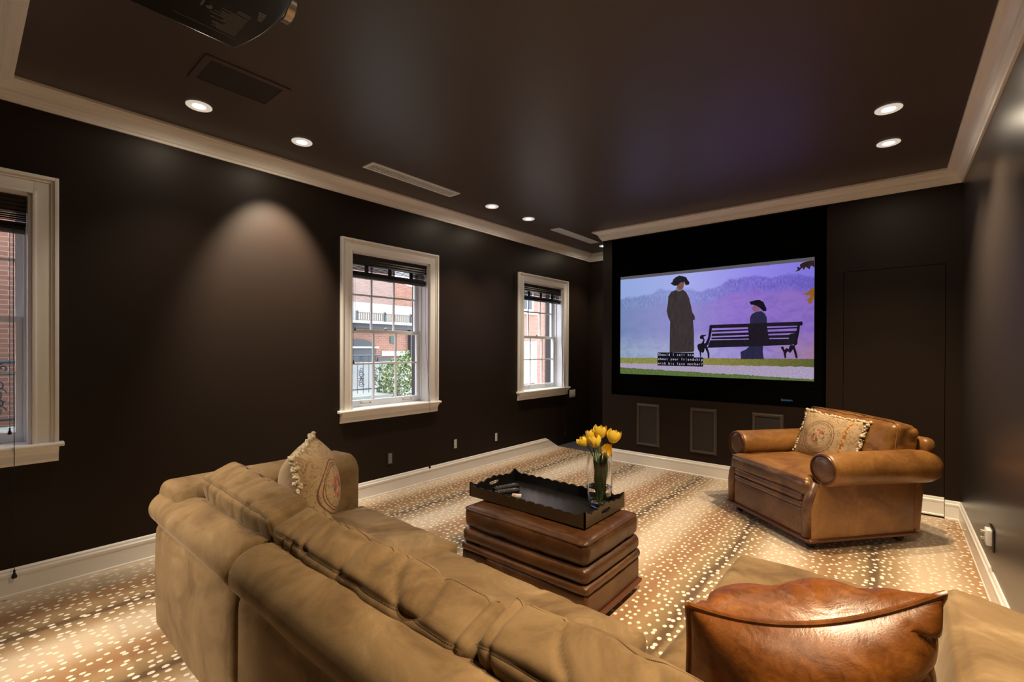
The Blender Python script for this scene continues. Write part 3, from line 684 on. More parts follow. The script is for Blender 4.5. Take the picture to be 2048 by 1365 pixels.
# ================================================================ SECTIONAL SOFA (suede)
def prof_solid(prof, a, b_, axis, round_a=.03, round_b=.03, n=10, seed=0, amp=.004, samples=None):
    """extrude closed profile from a to b_ with softly rounded ends; axis 0 -> prof (y,z) along x ; 1 -> prof (x,z) along y"""
    cx = sum(p[0] for p in prof)/len(prof); cz = sum(p[1] for p in prof)/len(prof)
    L = abs(b_-a); sg_ = 1 if b_ > a else -1; st = []
    for (e, r) in ((0, round_a),):
        if r: st += [(0, r), (r*.12, r*.55), (r*.4, r*.22), (r, 0)]
        else: st += [(0, 0)]
    for k in range(1, n): st.append((round_a+(L-round_a-round_b)*k/n, 0))
    if round_b: st += [(L-round_b, 0), (L-round_b*.4, round_b*.22), (L-round_b*.12, round_b*.55), (L, round_b)]
    else: st += [(L, 0)]
    b = B(); k = len(prof); vs = []
    # inward normals of the profile
    area = sum(prof[i][0]*prof[(i+1) % k][1]-prof[(i+1) % k][0]*prof[i][1] for i in range(k))
    for (t, ins) in st:
        for i, p in enumerate(prof):
            q0, q1 = prof[i-1], prof[(i+1) % k]; d = Vector((q1[0]-q0[0], q1[1]-q0[1]))
            d = d.normalized() if d.length > 1e-9 else Vector((1, 0))
            nrm = Vector((-d.y, d.x))*(1 if area > 0 else -1)
            w = amp*noise.noise(Vector((t*3+seed, p[0]*4, p[1]*4)))
            u, z = p[0]+nrm.x*(ins+w), max(.02, p[1]+nrm.y*(ins+w))
            if p[1] <= .05: z = p[1]
            s_ = a+sg_*t
            vs.append((s_, u, z) if axis == 0 else (u, s_, z))
    fs = []
    for j in range(len(st)-1):
        for i in range(k):
            l = (i+1) % k; fs.append((j*k+i, j*k+l, (j+1)*k+l, (j+1)*k+i))
    fs += [tuple(range(k))[::-1], tuple(range((len(st)-1)*k, len(st)*k))]
    return b.add(vs, fs)
def arc(cx, cz, r, a0, a1, n, rz=None):
    rz = rz or r
    return [(cx+r*math.cos(math.radians(a0+(a1-a0)*i/n)), cz+rz*math.sin(math.radians(a0+(a1-a0)*i/n))) for i in range(n+1)]
# back section profile in (y, z): outer face at y=.67, soft roll on top
BACKP = [(.672, .045), (.668, .20), (.667, .40), (.668, .50), (.672, .545), (.680, .562)]+arc(.748, .652, .112, 222, 20, 20, .094)+[(.858, .58), (.860, .30), (.860, .045)]
def along(pts, n=3):
    out = []
    for i in range(len(pts)):
        p, q = pts[i], pts[(i+1) % len(pts)]; L = math.hypot(q[0]-p[0], q[1]-p[1]); m_ = max(1, int(L/.06))
        for j in range(m_): out.append((p[0]+(q[0]-p[0])*j/m_, p[1]+(q[1]-p[1])*j/m_))
    return out
def seam(pts, r=.0035, par=None, name='seam', mat=None): return B().tube(pts, r, 6).build(name, mat or M_SUEDE, par, smooth=True)

def off(x, y): return Matrix.Translation((-x, -y, 0))
SOFAG = 'sections of the tan suede sectional sofa'
def sofa_back(par, x0, x1, O, seed, ra=.03, rb=.03):
    prof_solid(along(BACKP), x0, x1, 0, ra, rb, 14, seed, .006).build('backrest', M_SUEDE, par, smooth=True, M=O, angle=60)
def cushion(par, c, h, O, name='seat_cushion', r=.045, puff=(.01, .01, .02), wr=None, rot=None, mat=None, taper=0, shift=0, n=40, seams=()):
    b = soft_box(h, r, n, puff, wr)
    b.v = [(x, y*(1-taper*max(0, z/h[2]))-shift*z/h[2], z) for (x, y, z) in b.v]
    if seams:
        for (ey, ez) in seams:
            sm = B()
            d = Vector((0, ey*.7, ez*.7)).normalized()
            for dd in (0, .009):
                pts = []
                for i in range(121):
                    x = h[0]*(.97*(2*i/120-1)); q = Vector((x, ey*(h[1]-r*.3), ez*(h[2]-r*.3)-ez*dd)); w_ = (1-(x/h[0])**2)**.6
                    q.y += ey*.35*puff[1]*(1-((abs(ez)*(h[2]-r*.3-dd))/h[2])**2)**.6*w_; pts.append(q+d*((wr(q, d) if wr else 0)+.0008))
                for k in range(0, len(pts)-1, 1): sm.tube([pts[k], pts[k].lerp(pts[k+1], .7)], .0013, 4)
            sm.build('seam_stitching', M_STITCH, par, M=O @ Matrix.Translation(c) @ (rot if rot else Matrix()))
    Mx = O @ Matrix.Translation(c) @ (rot if rot else Matrix())
    ob = b.build(name, mat or M_SUEDE, par, smooth=True, merge=True, M=Mx, angle=0)
    return ob, Mx

M_STITCH = plain('dark_thread', (.13, .085, .045, 1), .8)
# section one: left arm, one seat
S1 = thing('sofa_section', 'left end section of tan suede sofa with the arm by the dark wall', 'sofa', (-2.4, .67, 0), group=SOFAG)
O = off(-2.4, .67)
sofa_back(S1, -3.075, -1.935, O, 1, .075, .03)
ARMP = [(-2.70, .045), (-2.700, .30), (-2.698, .62)]+arc(-2.815, .690, .118, 5, 90, 8)+arc(-2.93, .664, .140, 88, 215, 12)+[(-2.965, .56), (-2.962, .30), (-2.962, .045)]
prof_solid(along(ARMP), .69, 1.695, 1, .03, .045, 14, 4, .005).build('arm', M_SUEDE, S1, smooth=True, M=O, angle=60)
B().box(-2.72, -1.94, .86, 1.60, .045, .30).build('base', M_SUEDE, S1, M=O, bevel=.015)
cushion(S1, (-2.235, 1.270, .385), (.455, .430, .088), O, wr=folds(.006, 3, 3, 3, 2), r=.020, puff=(.010, .010, .036), n=60, seams=((1, 1),))
cushion(S1, (-2.325, .925, .680), (.400, .088, .190), O, 'back_cushion', .028, (.008, .034, .020), folds(.011, 9, 2.5, 2.5, 3, fine=.0012), rot=Matrix.Rotation(.035, 4, 'Y') @ Matrix.Rotation(.30, 4, 'X'), n=90, seams=((-1, 1), (1, 1)))
for k, (x, y) in enumerate(((-2.90, .73), (-2.0, .73), (-2.9, 1.62), (-2.0, 1.55))): B().box(x-.03, x+.03, y-.03, y+.03, 0, .05).build('foot', M_LACQ, S1, M=O)
# section two: armless
S2 = thing('sofa_section', 'armless middle section of tan suede sofa, back towards the camera', 'sofa', (-1.28, .67, 0), group=SOFAG)
O = off(-1.28, .67)
sofa_back(S2, -1.905, -.66, O, 7)
B().box(-1.90, -.665, .86, 1.56, .045, .30).build('base', M_SUEDE, S2, M=O, bevel=.015)
cushion(S2, (-1.235, 1.225, .390), (.545, .385, .088), O, wr=folds(.009, 4.5, 3.5, 3, 12), r=.028, puff=(.010, .010, .030), n=60, seams=((1, 1),))
cushion(S2, (-1.368, .930, .630), (.548, .088, .178), O, 'back_cushion', .028, (.006, .036, .018), folds(.016, 8, 2.2, 2.5, 23, fine=.0012), rot=Matrix.Rotation(.025, 4, 'Y') @ Matrix.Rotation(.34, 4, 'X'), n=110, seams=((-1, 1), (1, 1)))
for (x, y) in ((-1.86, .73), (-.72, .73), (-1.86, 1.5), (-.72, 1.5)): B().box(x-.03, x+.03, y-.03, y+.03, 0, .05).build('foot', M_LACQ, S2, M=O)
# section three: corner running on into a long chaise seat
S3 = thing('sofa_section', 'right corner section of tan suede sofa with long chaise seat along right wall', 'sofa', (-.14, .67, 0), group=SOFAG)
O = off(-.14, .67)
sofa_back(S3, -.630, .395, O, 15)
B().box(-.625, .395, .86, 2.58, .045, .285).build('base', M_SUEDE, S3, M=O, bevel=.015)
cushion(S3, (-.135, 1.755, .365), (.505, .875, .080), O, wr=folds(.006, 3, 2, 3, 22), puff=(.008, .010, .020), n=50)
cushion(S3, (-.525, .935, .640), (.268, .088, .182), O, 'back_cushion', .028, (.010, .036, .020), folds(.014, 8, 2.4, 2.5, 37, fine=.0012), rot=Matrix.Rotation(.30, 4, 'X'), n=70, seams=((-1, 1), (1, 1)))
cushion(S3, (.245, 1.49, .566), (.150, .62, .130), O, 'side_cushion', .028, (.016, .010, .030), folds(.006, 3, 2.5, 3, 41), rot=Matrix.Rotation(.20, 4, 'Y'), n=70)
for (x, y) in ((-.57, .73), (.33, .73), (-.57, 2.52), (.33, 2.52)): B().box(x-.03, x+.03, y-.03, y+.03, 0, .05).build('foot', M_LACQ, S3, M=O)
def stitch(par, O, pts, nm='stitching'):
    b = B(); pts = [Vector(p) for p in pts]
    for i in range(len(pts)-1):
        d = pts[i+1]-pts[i]; n_ = max(1, int(d.length/.011))
        for k in range(n_):
            a = pts[i]+d*(k+.15)/n_; c = pts[i]+d*(k+.75)/n_
            b.tube([a, c], .0011, 4)
    b.build(nm, M_STITCH, par, M=O)
M_STITCH = plain('dark_thread', (.09, .055, .03, 1), .8)

# ================================================================ PILLOWS
def pillow(w, h, t, n=30, pinch=.10, sag=0.0, wrinkle=.008, seed=0, dip=0.0):
    """two puffed faces meeting at a rim; local x width, z height, y thickness"""
    def rim(u, v):
        # pulled-in edges between pointed corners
        x = u*w/2*(1-pinch*(1-v*v)*abs(u)**2); z = v*h/2*(1-pinch*(1-u*u)*abs(v)**2)
        z -= dip*(1-u*u)*max(0, v)**2; x += 0
        return x, z-sag*0
    def side(s):
        vs = []; fs = []
        for i in range(n+1):
            for j in range(n+1):
                u = math.sin(PI/2*(2*i/n-1)); v = math.sin(PI/2*(2*j/n-1)); x, z = rim(u, v)
                e = max(0, (1-abs(u)**2.6))**.55*max(0, (1-abs(v)**2.6))**.55
                y = s*t/2*e
                if 0 < i < n and 0 < j < n:
                    q = Vector((x*5+seed, z*5, s*3)); nn = noise.noise(q+noise.noise_vector(q)*.7)
                    y += s*wrinkle*(nn*1.2-max(0, 1-abs(nn)*5)**2)*min(1, e*2)
                vs.append((x, y+.012*noise.noise(Vector((x*3+seed, z*3, 0)))*min(1, 3*(1-max(abs(u), abs(v)))), z))
        for i in range(n):
            for j in range(n):
                q = i*(n+1)+j; fs.append((q, q+n+1, q+n+2, q+1) if s > 0 else (q, q+1, q+n+2, q+n+1))
        return vs, fs
    edge = []
    N = 60
    for k in range(N): edge.append(rim(math.sin(PI/2*(2*k/N-1)), 1))
    for k in range(N): edge.append(rim(1, -math.sin(PI/2*(2*k/N-1))))
    for k in range(N): edge.append(rim(-math.sin(PI/2*(2*k/N-1)), -1))
    for k in range(N): edge.append(rim(-1, math.sin(PI/2*(2*k/N-1))))
    # drop points crowded in the corners
    out = [edge[0]]
    for p in edge[1:]:
        if math.hypot(p[0]-out[-1][0], p[1]-out[-1][1]) > .008: out.append(p)
    return side(1), side(-1), [(x, 0, z) for x, z in out]

# big cognac leather pillow on the chaise corner
lp = thing('leather_pillow', 'large glossy cognac leather pillow propped on the right corner of the sofa', 'pillow', M=Matrix.Translation((-.190, 1.355, .700)) @ Matrix.Rotation(.66, 4, 'Z') @ Matrix.Rotation(.42, 4, 'X') @ Matrix.Rotation(-.10, 4, 'Y'))
f_, b2, ed = pillow(.565, .50, .35, 64, .045, 0, .021, 5, .075)
B().add(*f_).add(*b2).build('cover', M_LEATHP, lp, smooth=True, merge=True, angle=0)
B().tube(ed, .008, 8, closed=True).build('piping', M_LEATHP, lp, smooth=True)

def m_needle():
    t = NT('needlepoint_tapestry'); tc = t.n('TexCoord'); sp = t.n('SeparateXYZ', {0: tc.outputs['Object']}); X, Z = sp.outputs[0], sp.outputs[2]; v = tc.outputs['Object']
    base = t.mix(t.noise(v, 120, 2), (.52, .38, .22, 1), (.40, .27, .14, 1))
    xo = t.math('ADD', X, .04); r = t.math('SQRT', t.math('ADD', t.math('MULTIPLY', xo, xo), t.math('MULTIPLY', Z, Z)))
    def ring(r0, wd): return t.math('LESS_THAN', t.math('ABSOLUTE', t.math('SUBTRACT', r, r0)), wd)
    vine = t.math('LESS_THAN', t.math('ABSOLUTE', t.math('SUBTRACT', t.noise(v, 22, 3, .5, 1.5), .5)), .022)
    col = t.mix(t.math('MULTIPLY', vine, .65), base, (.16, .07, .04, 1))
    for r0, wd in ((.125, .0025), (.113, .002), (.143, .003)): col = t.mix(ring(r0, wd), col, (.17, .08, .05, 1))
    fl = t.math('LESS_THAN', r, .062); vo = t.n('TexVoronoi', {'Vector': v, 'Scale': 45.0})
    fc = t.ramp(vo.outputs['Color'], [(.3, (.45, .12, .08, 1)), (.45, (.60, .30, .20, 1)), (.55, (.10, .12, .07, 1)), (.7, (.5, .4, .25, 1))], 'CONSTANT')
    sp2 = t.math('MULTIPLY', fl, t.math('GREATER_THAN', t.noise(v, 30, 2), .46)); col = t.mix(sp2, col, fc)
    band = t.math('LESS_THAN', t.math('ABSOLUTE', t.math('SUBTRACT', X, .175)), .014); bc = t.mix(t.math('GREATER_THAN', t.noise(v, 60, 1), .5), (.30, .11, .03, 1), (.55, .34, .12, 1))
    col = t.mix(band, col, bc)
    t.P(Base_Color=col, Roughness=.9); t.bump(t.noise(v, 300, 2), .4, .003); return t.m
M_NEEDLE = m_needle(); M_LINEN = plain('tan_linen_backing', (.36, .26, .17, 1), .9)
def fringe(ed, parent, r=.011, seed=1, skip=None, drop=.01):
    random.seed(seed); b = B()
    for i in range(0, len(ed)):
        p = ed[i]
        if i % 2: continue
        for k in range(3):
            b.blob((p[0]*(1+.02)+random.uniform(-1, 1)*r*.7, p[1]+random.uniform(-1, 1)*r*1.1, p[2]*1.02+random.uniform(-1, 1)*r*.7), r*random.uniform(.7, 1.25), jit=.4)
    o = b.build('tassel_fringe', M_CREAM, parent, smooth=True, angle=0); o['kind'] = 'stuff'; return o
def needle_pillow(label, M, w, h, t, seed, pinch=.05, front=1):
    r = thing('needlepoint_pillow', label, 'pillow', M=M, group='needlepoint pillows with cream tassel fringe')
    f1, f2, ed = pillow(w, h, t, 30, pinch, 0, .006, seed)
    A, Bk = (f2, f1)
    B().add(*A).build('embroidered_front', M_NEEDLE, r, smooth=True, angle=0)
    B().add(*Bk).build('backing', M_LINEN, r, smooth=True, angle=0)
    fringe(ed, r, .012, seed); return r
# local -y is the embroidered side
needle_pillow('needlepoint pillow seen edge-on between the suede sofa arm and back cushion', Matrix.Translation((-2.475, 1.245, .735)) @ Matrix.Rotation(PI-.70, 4, 'Z') @ Matrix.Rotation(-.14, 4, 'X') @ Matrix.Rotation(-.10, 4, 'Y'), .43, .47, .30, 3)

# ================================================================ OTTOMAN
ot = thing('leather_ottoman', 'brown leather ottoman with stacked padded tiers under the black tray', 'ottoman', (-1.70, 2.41, 0))
ow, od = .455, .315
def tier(z0, z1, ex, r, name, mat=M_LEATHB, wr=None, puff=.012, n=34):
    return soft_box((ow+ex, od+ex, (z1-z0)/2), r, n, (.006, .006, puff), wr).build(name, mat, ot, smooth=True, merge=True, M=Matrix.Translation((0, 0, (z0+z1)/2)), angle=0)
tier(.345, .484, .004, .045, 'top_cushion', wr=folds(.006, 5, 5, 6, 3), puff=.012, n=46)
tier(.256, .348, .010, .036, 'padded_tier', wr=folds(.003, 4, 4, 4, 5), puff=.0)
tier(.204, .259, .014, .024, 'padded_tier', wr=folds(.002, 4, 4, 4, 8), puff=.0)
tier(.070, .208, .006, .012, 'lower_panel', puff=.0)
tier(.048, .074, .022, .011, 'base_welt', M_WOODTRIM, puff=0, n=20)
def rrect(a, c, r, z, n=6):
    out = []
    for (cx, cy, a0) in ((a-r, c-r, 0), (-a+r, c-r, 90), (-a+r, -c+r, 180), (a-r, -c+r, 270)):
        for k in range(n+1): an = math.radians(a0+90*k/n); out.append((cx+r*math.cos(an), cy+r*math.sin(an), z))
    return out
B().tube(rrect(ow-.002, od-.002, .035, .468), .005, 8, closed=True).build('piping', M_LEATHB, ot, smooth=True)
for sx in (-1, 1):
    for sy in (-1, 1):
        b_ = B(); b_.tube([(sx*(ow-.06), sy*(od-.06)-.014, .022), (sx*(ow-.06), sy*(od-.06)+.014, .022)], .022, 16); b_.box(sx*(ow-.06)-.016, sx*(ow-.06)+.016, sy*(od-.06)-.018, sy*(od-.06)+.018, .038, .052)
        b_.build('caster', M_LACQ, ot, smooth=True)

# ================================================================ TRAY
TX0, TX1, TY0, TY1, TZ = -2.232, -1.330, 2.228, 2.708, .500
tr = thing('serving_tray', 'black lacquer tray with scalloped rim and handle holes on the leather ottoman', 'tray', ((TX0+TX1)/2, (TY0+TY1)/2, TZ))
ta, tc_ = (TX1-TX0)/2, (TY1-TY0)/2
B().box(-ta+.004, ta-.004, -tc_+.004, tc_-.004, 0, .010).build('tray_bottom', M_LACQ, tr)
def scal(s, L, nsc):
    """height of the scalloped top edge at distance s along a side of length L"""
    e = min(s, L-s); base = .060+.013*abs(math.sin(PI*nsc*s/L))**.7+(.016*math.exp(-((s-L/2)/.09)**2) if nsc < 10 else 0); 
    horn = .032*math.exp(-(e/.022)**2); mid = .0
    return base+horn
def side_wall(L, nsc, handle, M, name):
    N = 90; t = .009; b = B(); xs = [L*i/N for i in range(N+1)]
    def hole(s):
        if not handle: return None
        q = (s-L/2)/.052
        if abs(q) >= 1: return None
        hh = .0125*math.sqrt(1-q**4); return (.040-hh+.004*q*q, .040+hh+.004*q*q)
    for i in range(N):
        s0, s1 = xs[i], xs[i+1]; h0, h1 = scal(s0, L, nsc), scal(s1, L, nsc); a, c = hole(s0), hole(s1)
        def blk(z00, z01, z10, z11):
            vs = [(s0, 0, z00), (s1, 0, z10), (s1, t, z10), (s0, t, z00), (s0, 0, z01), (s1, 0, z11), (s1, t, z11), (s0, t, z01)]
            b.add(vs, [(0, 1, 5, 4)], 0); b.add(vs, [(3, 7, 6, 2)], 1); b.add(vs, [(4, 5, 6, 7), (0, 3, 2, 1)], 1)
            if i == 0: b.add(vs, [(0, 4, 7, 3)], 1)
            if i == N-1: b.add(vs, [(1, 2, 6, 5)], 1)
        if a or c:
            a = a or (.040, .040); c = c or (.040, .040)
            blk(0, a[0], 0, c[0]); blk(a[1], h0, c[1], h1)
        else: blk(0, h0, 0, h1)
    b.build(name, [M_TRAYW, M_LACQ], tr, M=M)
side_wall(2*ta, 13, False, Matrix.Translation((-ta, -tc_, 0)), 'rim')
side_wall(2*ta, 13, False, Matrix.Translation((ta, tc_, 0)) @ Matrix.Rotation(PI, 4, 'Z'), 'rim')
side_wall(2*tc_, 7, True, Matrix.Translation((ta, -tc_, 0)) @ Matrix.Rotation(PI/2, 4, 'Z'), 'handle_rim')
side_wall(2*tc_, 7, True, Matrix.Translation((-ta, tc_, 0)) @ Matrix.Rotation(-PI/2, 4, 'Z'), 'handle_rim')

def remote(x, y, a, L, w_, label, btn=True, z=TZ+.010):
    r = thing('remote_control', label, 'remote', (x, y, z), a, 'black remotes on the tray')
    soft_box((L/2, w_/2, .010), .008, 14, (0, 0, .002)).build('body', M_PLAST, r, smooth=True, merge=True, M=Matrix.Translation((0, 0, .0105)), angle=0)
    k = B()
    for i in range(6):
        for j in range(3): k.box(-L*.38+i*L*.11, -L*.38+i*L*.11+.007, (j-1)*.012-.003, (j-1)*.012+.003, .020, .0235)
    k.build('keypad', M_GREYPL, r)
    b_ = B(); b_.lathe([(.001, .0235), (.011, .0235), (.012, .021)], 16, (L*.30, 0, 0)); b_.build('dial', M_GREYPL, r)
    return r
remote(-2.13, 2.49, 1.25, .20, .050, 'slim black remote at the left end of the tray, nearer its handle hole')
remote(-2.06, 2.42, 1.10, .175, .052, 'chunkier black remote between slim remote and small white box')
sb = thing('small_box', 'tiny white and pink box lying in the tray beside the remotes', 'box', (-1.955, 2.395, TZ+.010), .5)
B().box(-.030, .030, -.016, .016, 0, .016).build('carton', M_WHITEP, sb, bevel=.002)
B().box(-.0305, -.006, -.0165, .0165, .002, .0165).build('label_panel', plain('pale_pink_card', (.75, .50, .42, 1), .5), sb)

# ================================================================ VASE AND TULIPS
VX, VY, VZ = -1.437, 2.580, TZ+.0105
va = thing('glass_vase', 'tall clear glass vase of tulips standing in the tray', 'vase', (VX, VY, VZ))
R_ = .080; Hh = .335
outer = [(.002, 0), (.040, .001), (.055, .008), (.066, .024), (.074, .050), (.078, .085), (R_, .13), (R_, .22), (.078, .30), (.077, Hh)]
inner = [(.074, Hh), (.075, .30), (.0765, .22), (.076, .13), (.074, .085), (.069, .055), (.058, .036), (.036, .030), (.001, .029)]
B().lathe(outer+inner, 48).build('glass_body', M_GLASS, va, smooth=True)
wt = [(.001, .0295), (.036, .0305), (.0575, .0365), (.0685, .055), (.0735, .085), (.0755, .128), (.001, .128)]
B().lathe(wt, 40).build('water', M_WATER, va, smooth=True)
def petal(b, Rm, Hp, az, open_=1.0, wid=1.25, curl=0):
    n, m_ = 9, 8; vs = []; fs = []
    for i in range(n+1):
        t = i/n; rad = Rm*(math.sin(PI*min(.98, .10+.66*t))**.8)*(1+.12*open_*t*t); z = Hp*t
        ww = wid*math.sin(PI*(.12+.80*t))**.7*(1-.35*t**4)
        rad += open_*.18*Rm*max(0, t-.75)*4*.5
        for j in range(m_+1):
            q = 2*j/m_-1; an = az+q*ww*.62; r2_ = rad*(1+.06*q*q)
            vs.append((r2_*math.cos(an), r2_*math.sin(an), z-Hp*.06*q*q*(t**2)+.002*noise.noise(Vector((q*3, t*4, az)))))
    for i in range(n):
        for j in range(m_): k = i*(m_+1)+j; fs.append((k, k+1, k+m_+2, k+m_+1))
    b.add(vs, fs)
def tulip(hx, hy, hz, tilt, az, size, label, leaves, seed, base=None):
    """head position relative to vase axis; everything local to the stem foot"""
    random.seed(seed)
    bx, by = base or (random.uniform(-.02, .02), random.uniform(-.02, .02))
    r = thing('tulip', label, 'tulip', (VX+bx, VY+by, VZ+.036), group='yellow tulips in the vase')
    P0 = Vector((0, 0, 0)); P3 = Vector((hx-bx, hy-by, hz-.036)); ax = Vector((math.cos(az)*math.sin(tilt), math.sin(az)*math.sin(tilt), math.cos(tilt)))
    P1 = Vector((P3.x*.1, P3.y*.1, P3.z*.45)); P2 = P3-ax*P3.z*.28
    pts = [P0*(1-t)**3+P1*3*t*(1-t)**2+P2*3*t*t*(1-t)+P3*t**3 for t in [k/16 for k in range(17)]]
    B().tube(pts, .0038, 8).build('stem', M_STEM, r, smooth=True)
    q = Vector((0, 0, 1)).rotation_difference(ax).to_matrix().to_4x4()
    b = B()
    for k in range(3): petal(b, .025*size, .056*size, k*2*PI/3+seed, .6, 1.35)
    for k in range(3): petal(b, .029*size, .058*size, k*2*PI/3+PI/3+seed, 1.0, 1.30)
    b.build('bloom', M_PETAL, r, smooth=True, merge=False, M=Matrix.Translation(P3) @ q, angle=0)
    for (la, l0, ll, lean, lw) in leaves:
        ll *= 1.15; l0 *= .7
        vs = []; fs = []; n = 14
        p0 = pts[int(l0*16)]
        for i in range(n+1):
            t = i/n; out_ = lean*(t**1.6); c = p0+Vector((math.cos(la)*out_, math.sin(la)*out_, ll*t-ll*.18*t**4))
            wv = 1.75*lw*math.sin(PI*min(1, .12+.88*t))**.8*(1-t**6); sd = Vector((-math.sin(la), math.cos(la), 0)); nn = Vector((math.cos(la), math.sin(la), 0))
            for s_ in (-1, -.5, 0, .5, 1): vs.append(c+sd*wv*s_+nn*wv*.35*(1-abs(s_))*-1)
        for i in range(n):
            for j in range(4): k = i*5+j; fs.append((k, k+1, k+6, k+5))
        B().add(vs, fs).build('leaf', M_LEAF, r, smooth=True, angle=0)
# camera-right on the floor plan is (.77,.64); towards the camera is (.64,-.77)
def cr(a, b_): return (.767*a+.641*b_, .641*a-.767*b_)
T = [(-.033, .035, .415, .20, PI+.5, 1.18, 'large yellow tulip at the front left of the bunch', [(PI+.9, .30, .20, .035, .020)]),
     (-.088, .000, .420, .75, PI+.7, 1.00, 'yellow tulip leaning out at the far left of the bunch', [(PI+.6, .25, .22, .045, .018), (2.2, .2, .18, .03, .016)]),
     (-.045, -.03, .445, .15, PI, 1.05, 'yellow tulip at the back left, behind the large front one', [(1.9, .3, .2, .03, .02)]),
     (.002, -.01, .465, .05, 0, 1.22, 'tallest yellow tulip at the top centre of the bunch', [(.2, .3, .24, .03, .022), (3.6, .3, .2, .03, .018)]),
     (.028, .045, .385, 1.05, -.85, 1.08, 'drooping orange-yellow tulip low at the front centre', [(-.9, .25, .22, .028, .022)]),
     (.082, .005, .440, .25, .6, 1.25, 'yellow tulip at the right of the bunch', [(.75, .35, .26, .040, .022), (-.3, .25, .24, .040, .022), (-1.6, .2, .20, .030, .020)])]
for i, (a, b_, hz, tilt, az, sz, lab, lv) in enumerate(T):
    hx, hy = cr(a, b_); ba, bb = cr(.010*((i % 3)-1), .012*(i//3-.5)); tulip(hx*.93, hy*.93, hz-.036, tilt, az, sz*1.14, lab, lv, i+1, (ba, bb))

# ================================================================ ARMCHAIR
AC = Matrix.Translation((-.559, 4.712, 0)) @ Matrix.Rotation(-math.atan2(.640, .768), 4, 'Z')
ac = thing('leather_armchair', 'worn tan leather club armchair with rolled arms near the right wall', 'armchair', M=AC)
def part(b, name, mat=M_LEATH, **kw):
    kw.setdefault('smooth', True); return b.build(name, mat, ac, **kw)
# base welt and body
part(soft_box((.492, .492, .014), .012, 20, (0, 0, 0)), 'base_welt', M_WOODTRIM, merge=True, M=Matrix.Translation((0, 0, .078)), angle=0)
for sx in (-1, 1):
    xo, xi = sx*.470, sx*.385
    P_ = [(xi, .09), (xo, .09), (xo+sx*.004, .30), (xo+sx*.014, .50), (xo+sx*.02, .56), (xi, .56)]
    b = B(); prof = P_
    vs = []; ys = [-.462, -.452, -.43, .30, .455, .47]
    ins = [.012, .003, 0, 0, 0, .012]
    for y, q in zip(ys, ins):
        for (x, z) in prof:
            # front edge leans back above the seat line
            yy = y+(max(0, z-.34)*.42 if y < 0 else 0)
            vs.append((x-sx*q if abs(x) > .42 else x+sx*q*.5, yy, z))
    k = len(prof); fs = [(j*k+i, j*k+(i+1) % k, (j+1)*k+(i+1) % k, (j+1)*k+i) for j in range(len(ys)-1) for i in range(k)]+[tuple(range(k))[::-1], tuple(range((len(ys)-1)*k, len(ys)*k))]
    part(b.add(vs, fs), 'side_panel', angle=50)
    # rolled arm: fat cylinder with a capped, piped disc at the front
    ax_, az_ = sx*.485, .612
    N = 30; vs = []; st = [(-.375, .104), (-.380, .112), (-.372, .120), (-.35, .124), (-.2, .122), (0, .124), (.2, .125), (.40, .128), (.52, .124), (.585, .105), (.61, .070), (.615, .01)]
    for (y, r) in st:
        for i in range(N):
            an = 2*PI*i/N; w_ = 1+.03*noise.noise(Vector((math.cos(an)*2, y*4, math.sin(an)*2+sx)))
            vs.append((ax_+r*math.cos(an)*w_, y, az_-.05*max(0, y-.35)+r*math.sin(an)*w_*(1.02 if math.sin(an) < 0 else .96)))
    fs = [(j*N+i, j*N+(i+1) % N, (j+1)*N+(i+1) % N, (j+1)*N+i) for j in range(len(st)-1) for i in range(N)]+[tuple(range(N))]
    arm = part(B().add(vs, fs), 'rolled_arm', angle=0)
    MXf = Matrix.Translation((ax_, -.372, az_)) @ Matrix.Rotation(PI/2, 4, 'X')
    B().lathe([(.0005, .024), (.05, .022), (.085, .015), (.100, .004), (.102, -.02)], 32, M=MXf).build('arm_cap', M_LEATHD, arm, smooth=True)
    B().tube([(ax_+.106*math.cos(2*PI*i/40), -.382, az_+.106*math.sin(2*PI*i/40)) for i in range(40)], .0065, 8, closed=True).build('cap_piping', M_WOODTRIM, arm, smooth=True)
    # narrow upright facing below the arm
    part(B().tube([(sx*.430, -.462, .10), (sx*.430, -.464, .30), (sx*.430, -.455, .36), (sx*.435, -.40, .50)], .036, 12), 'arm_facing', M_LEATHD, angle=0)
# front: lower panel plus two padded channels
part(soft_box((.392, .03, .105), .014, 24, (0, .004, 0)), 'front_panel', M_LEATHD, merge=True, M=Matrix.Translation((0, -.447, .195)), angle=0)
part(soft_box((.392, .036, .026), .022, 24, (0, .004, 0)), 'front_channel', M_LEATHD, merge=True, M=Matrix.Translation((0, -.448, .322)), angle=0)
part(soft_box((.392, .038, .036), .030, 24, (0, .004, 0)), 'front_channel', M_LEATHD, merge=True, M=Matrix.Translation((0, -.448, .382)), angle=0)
B2 = B().box(-.40, .40, -.42, .46, .09, .40); part(B2, 'seat_frame')
part(soft_box((.468, .04, .32), .035, 24, (0, .01, 0)), 'back_panel', merge=True, M=Matrix.Translation((0, .53, .40)) @ Matrix.Rotation(-.10, 4, 'X'), angle=0)
# back roll peeping out behind the cushion
part(soft_box((.475, .055, .065), .05, 24, (0, 0, .005)), 'back_roll', merge=True, M=Matrix.Translation((.02, .60, .745)), angle=0)
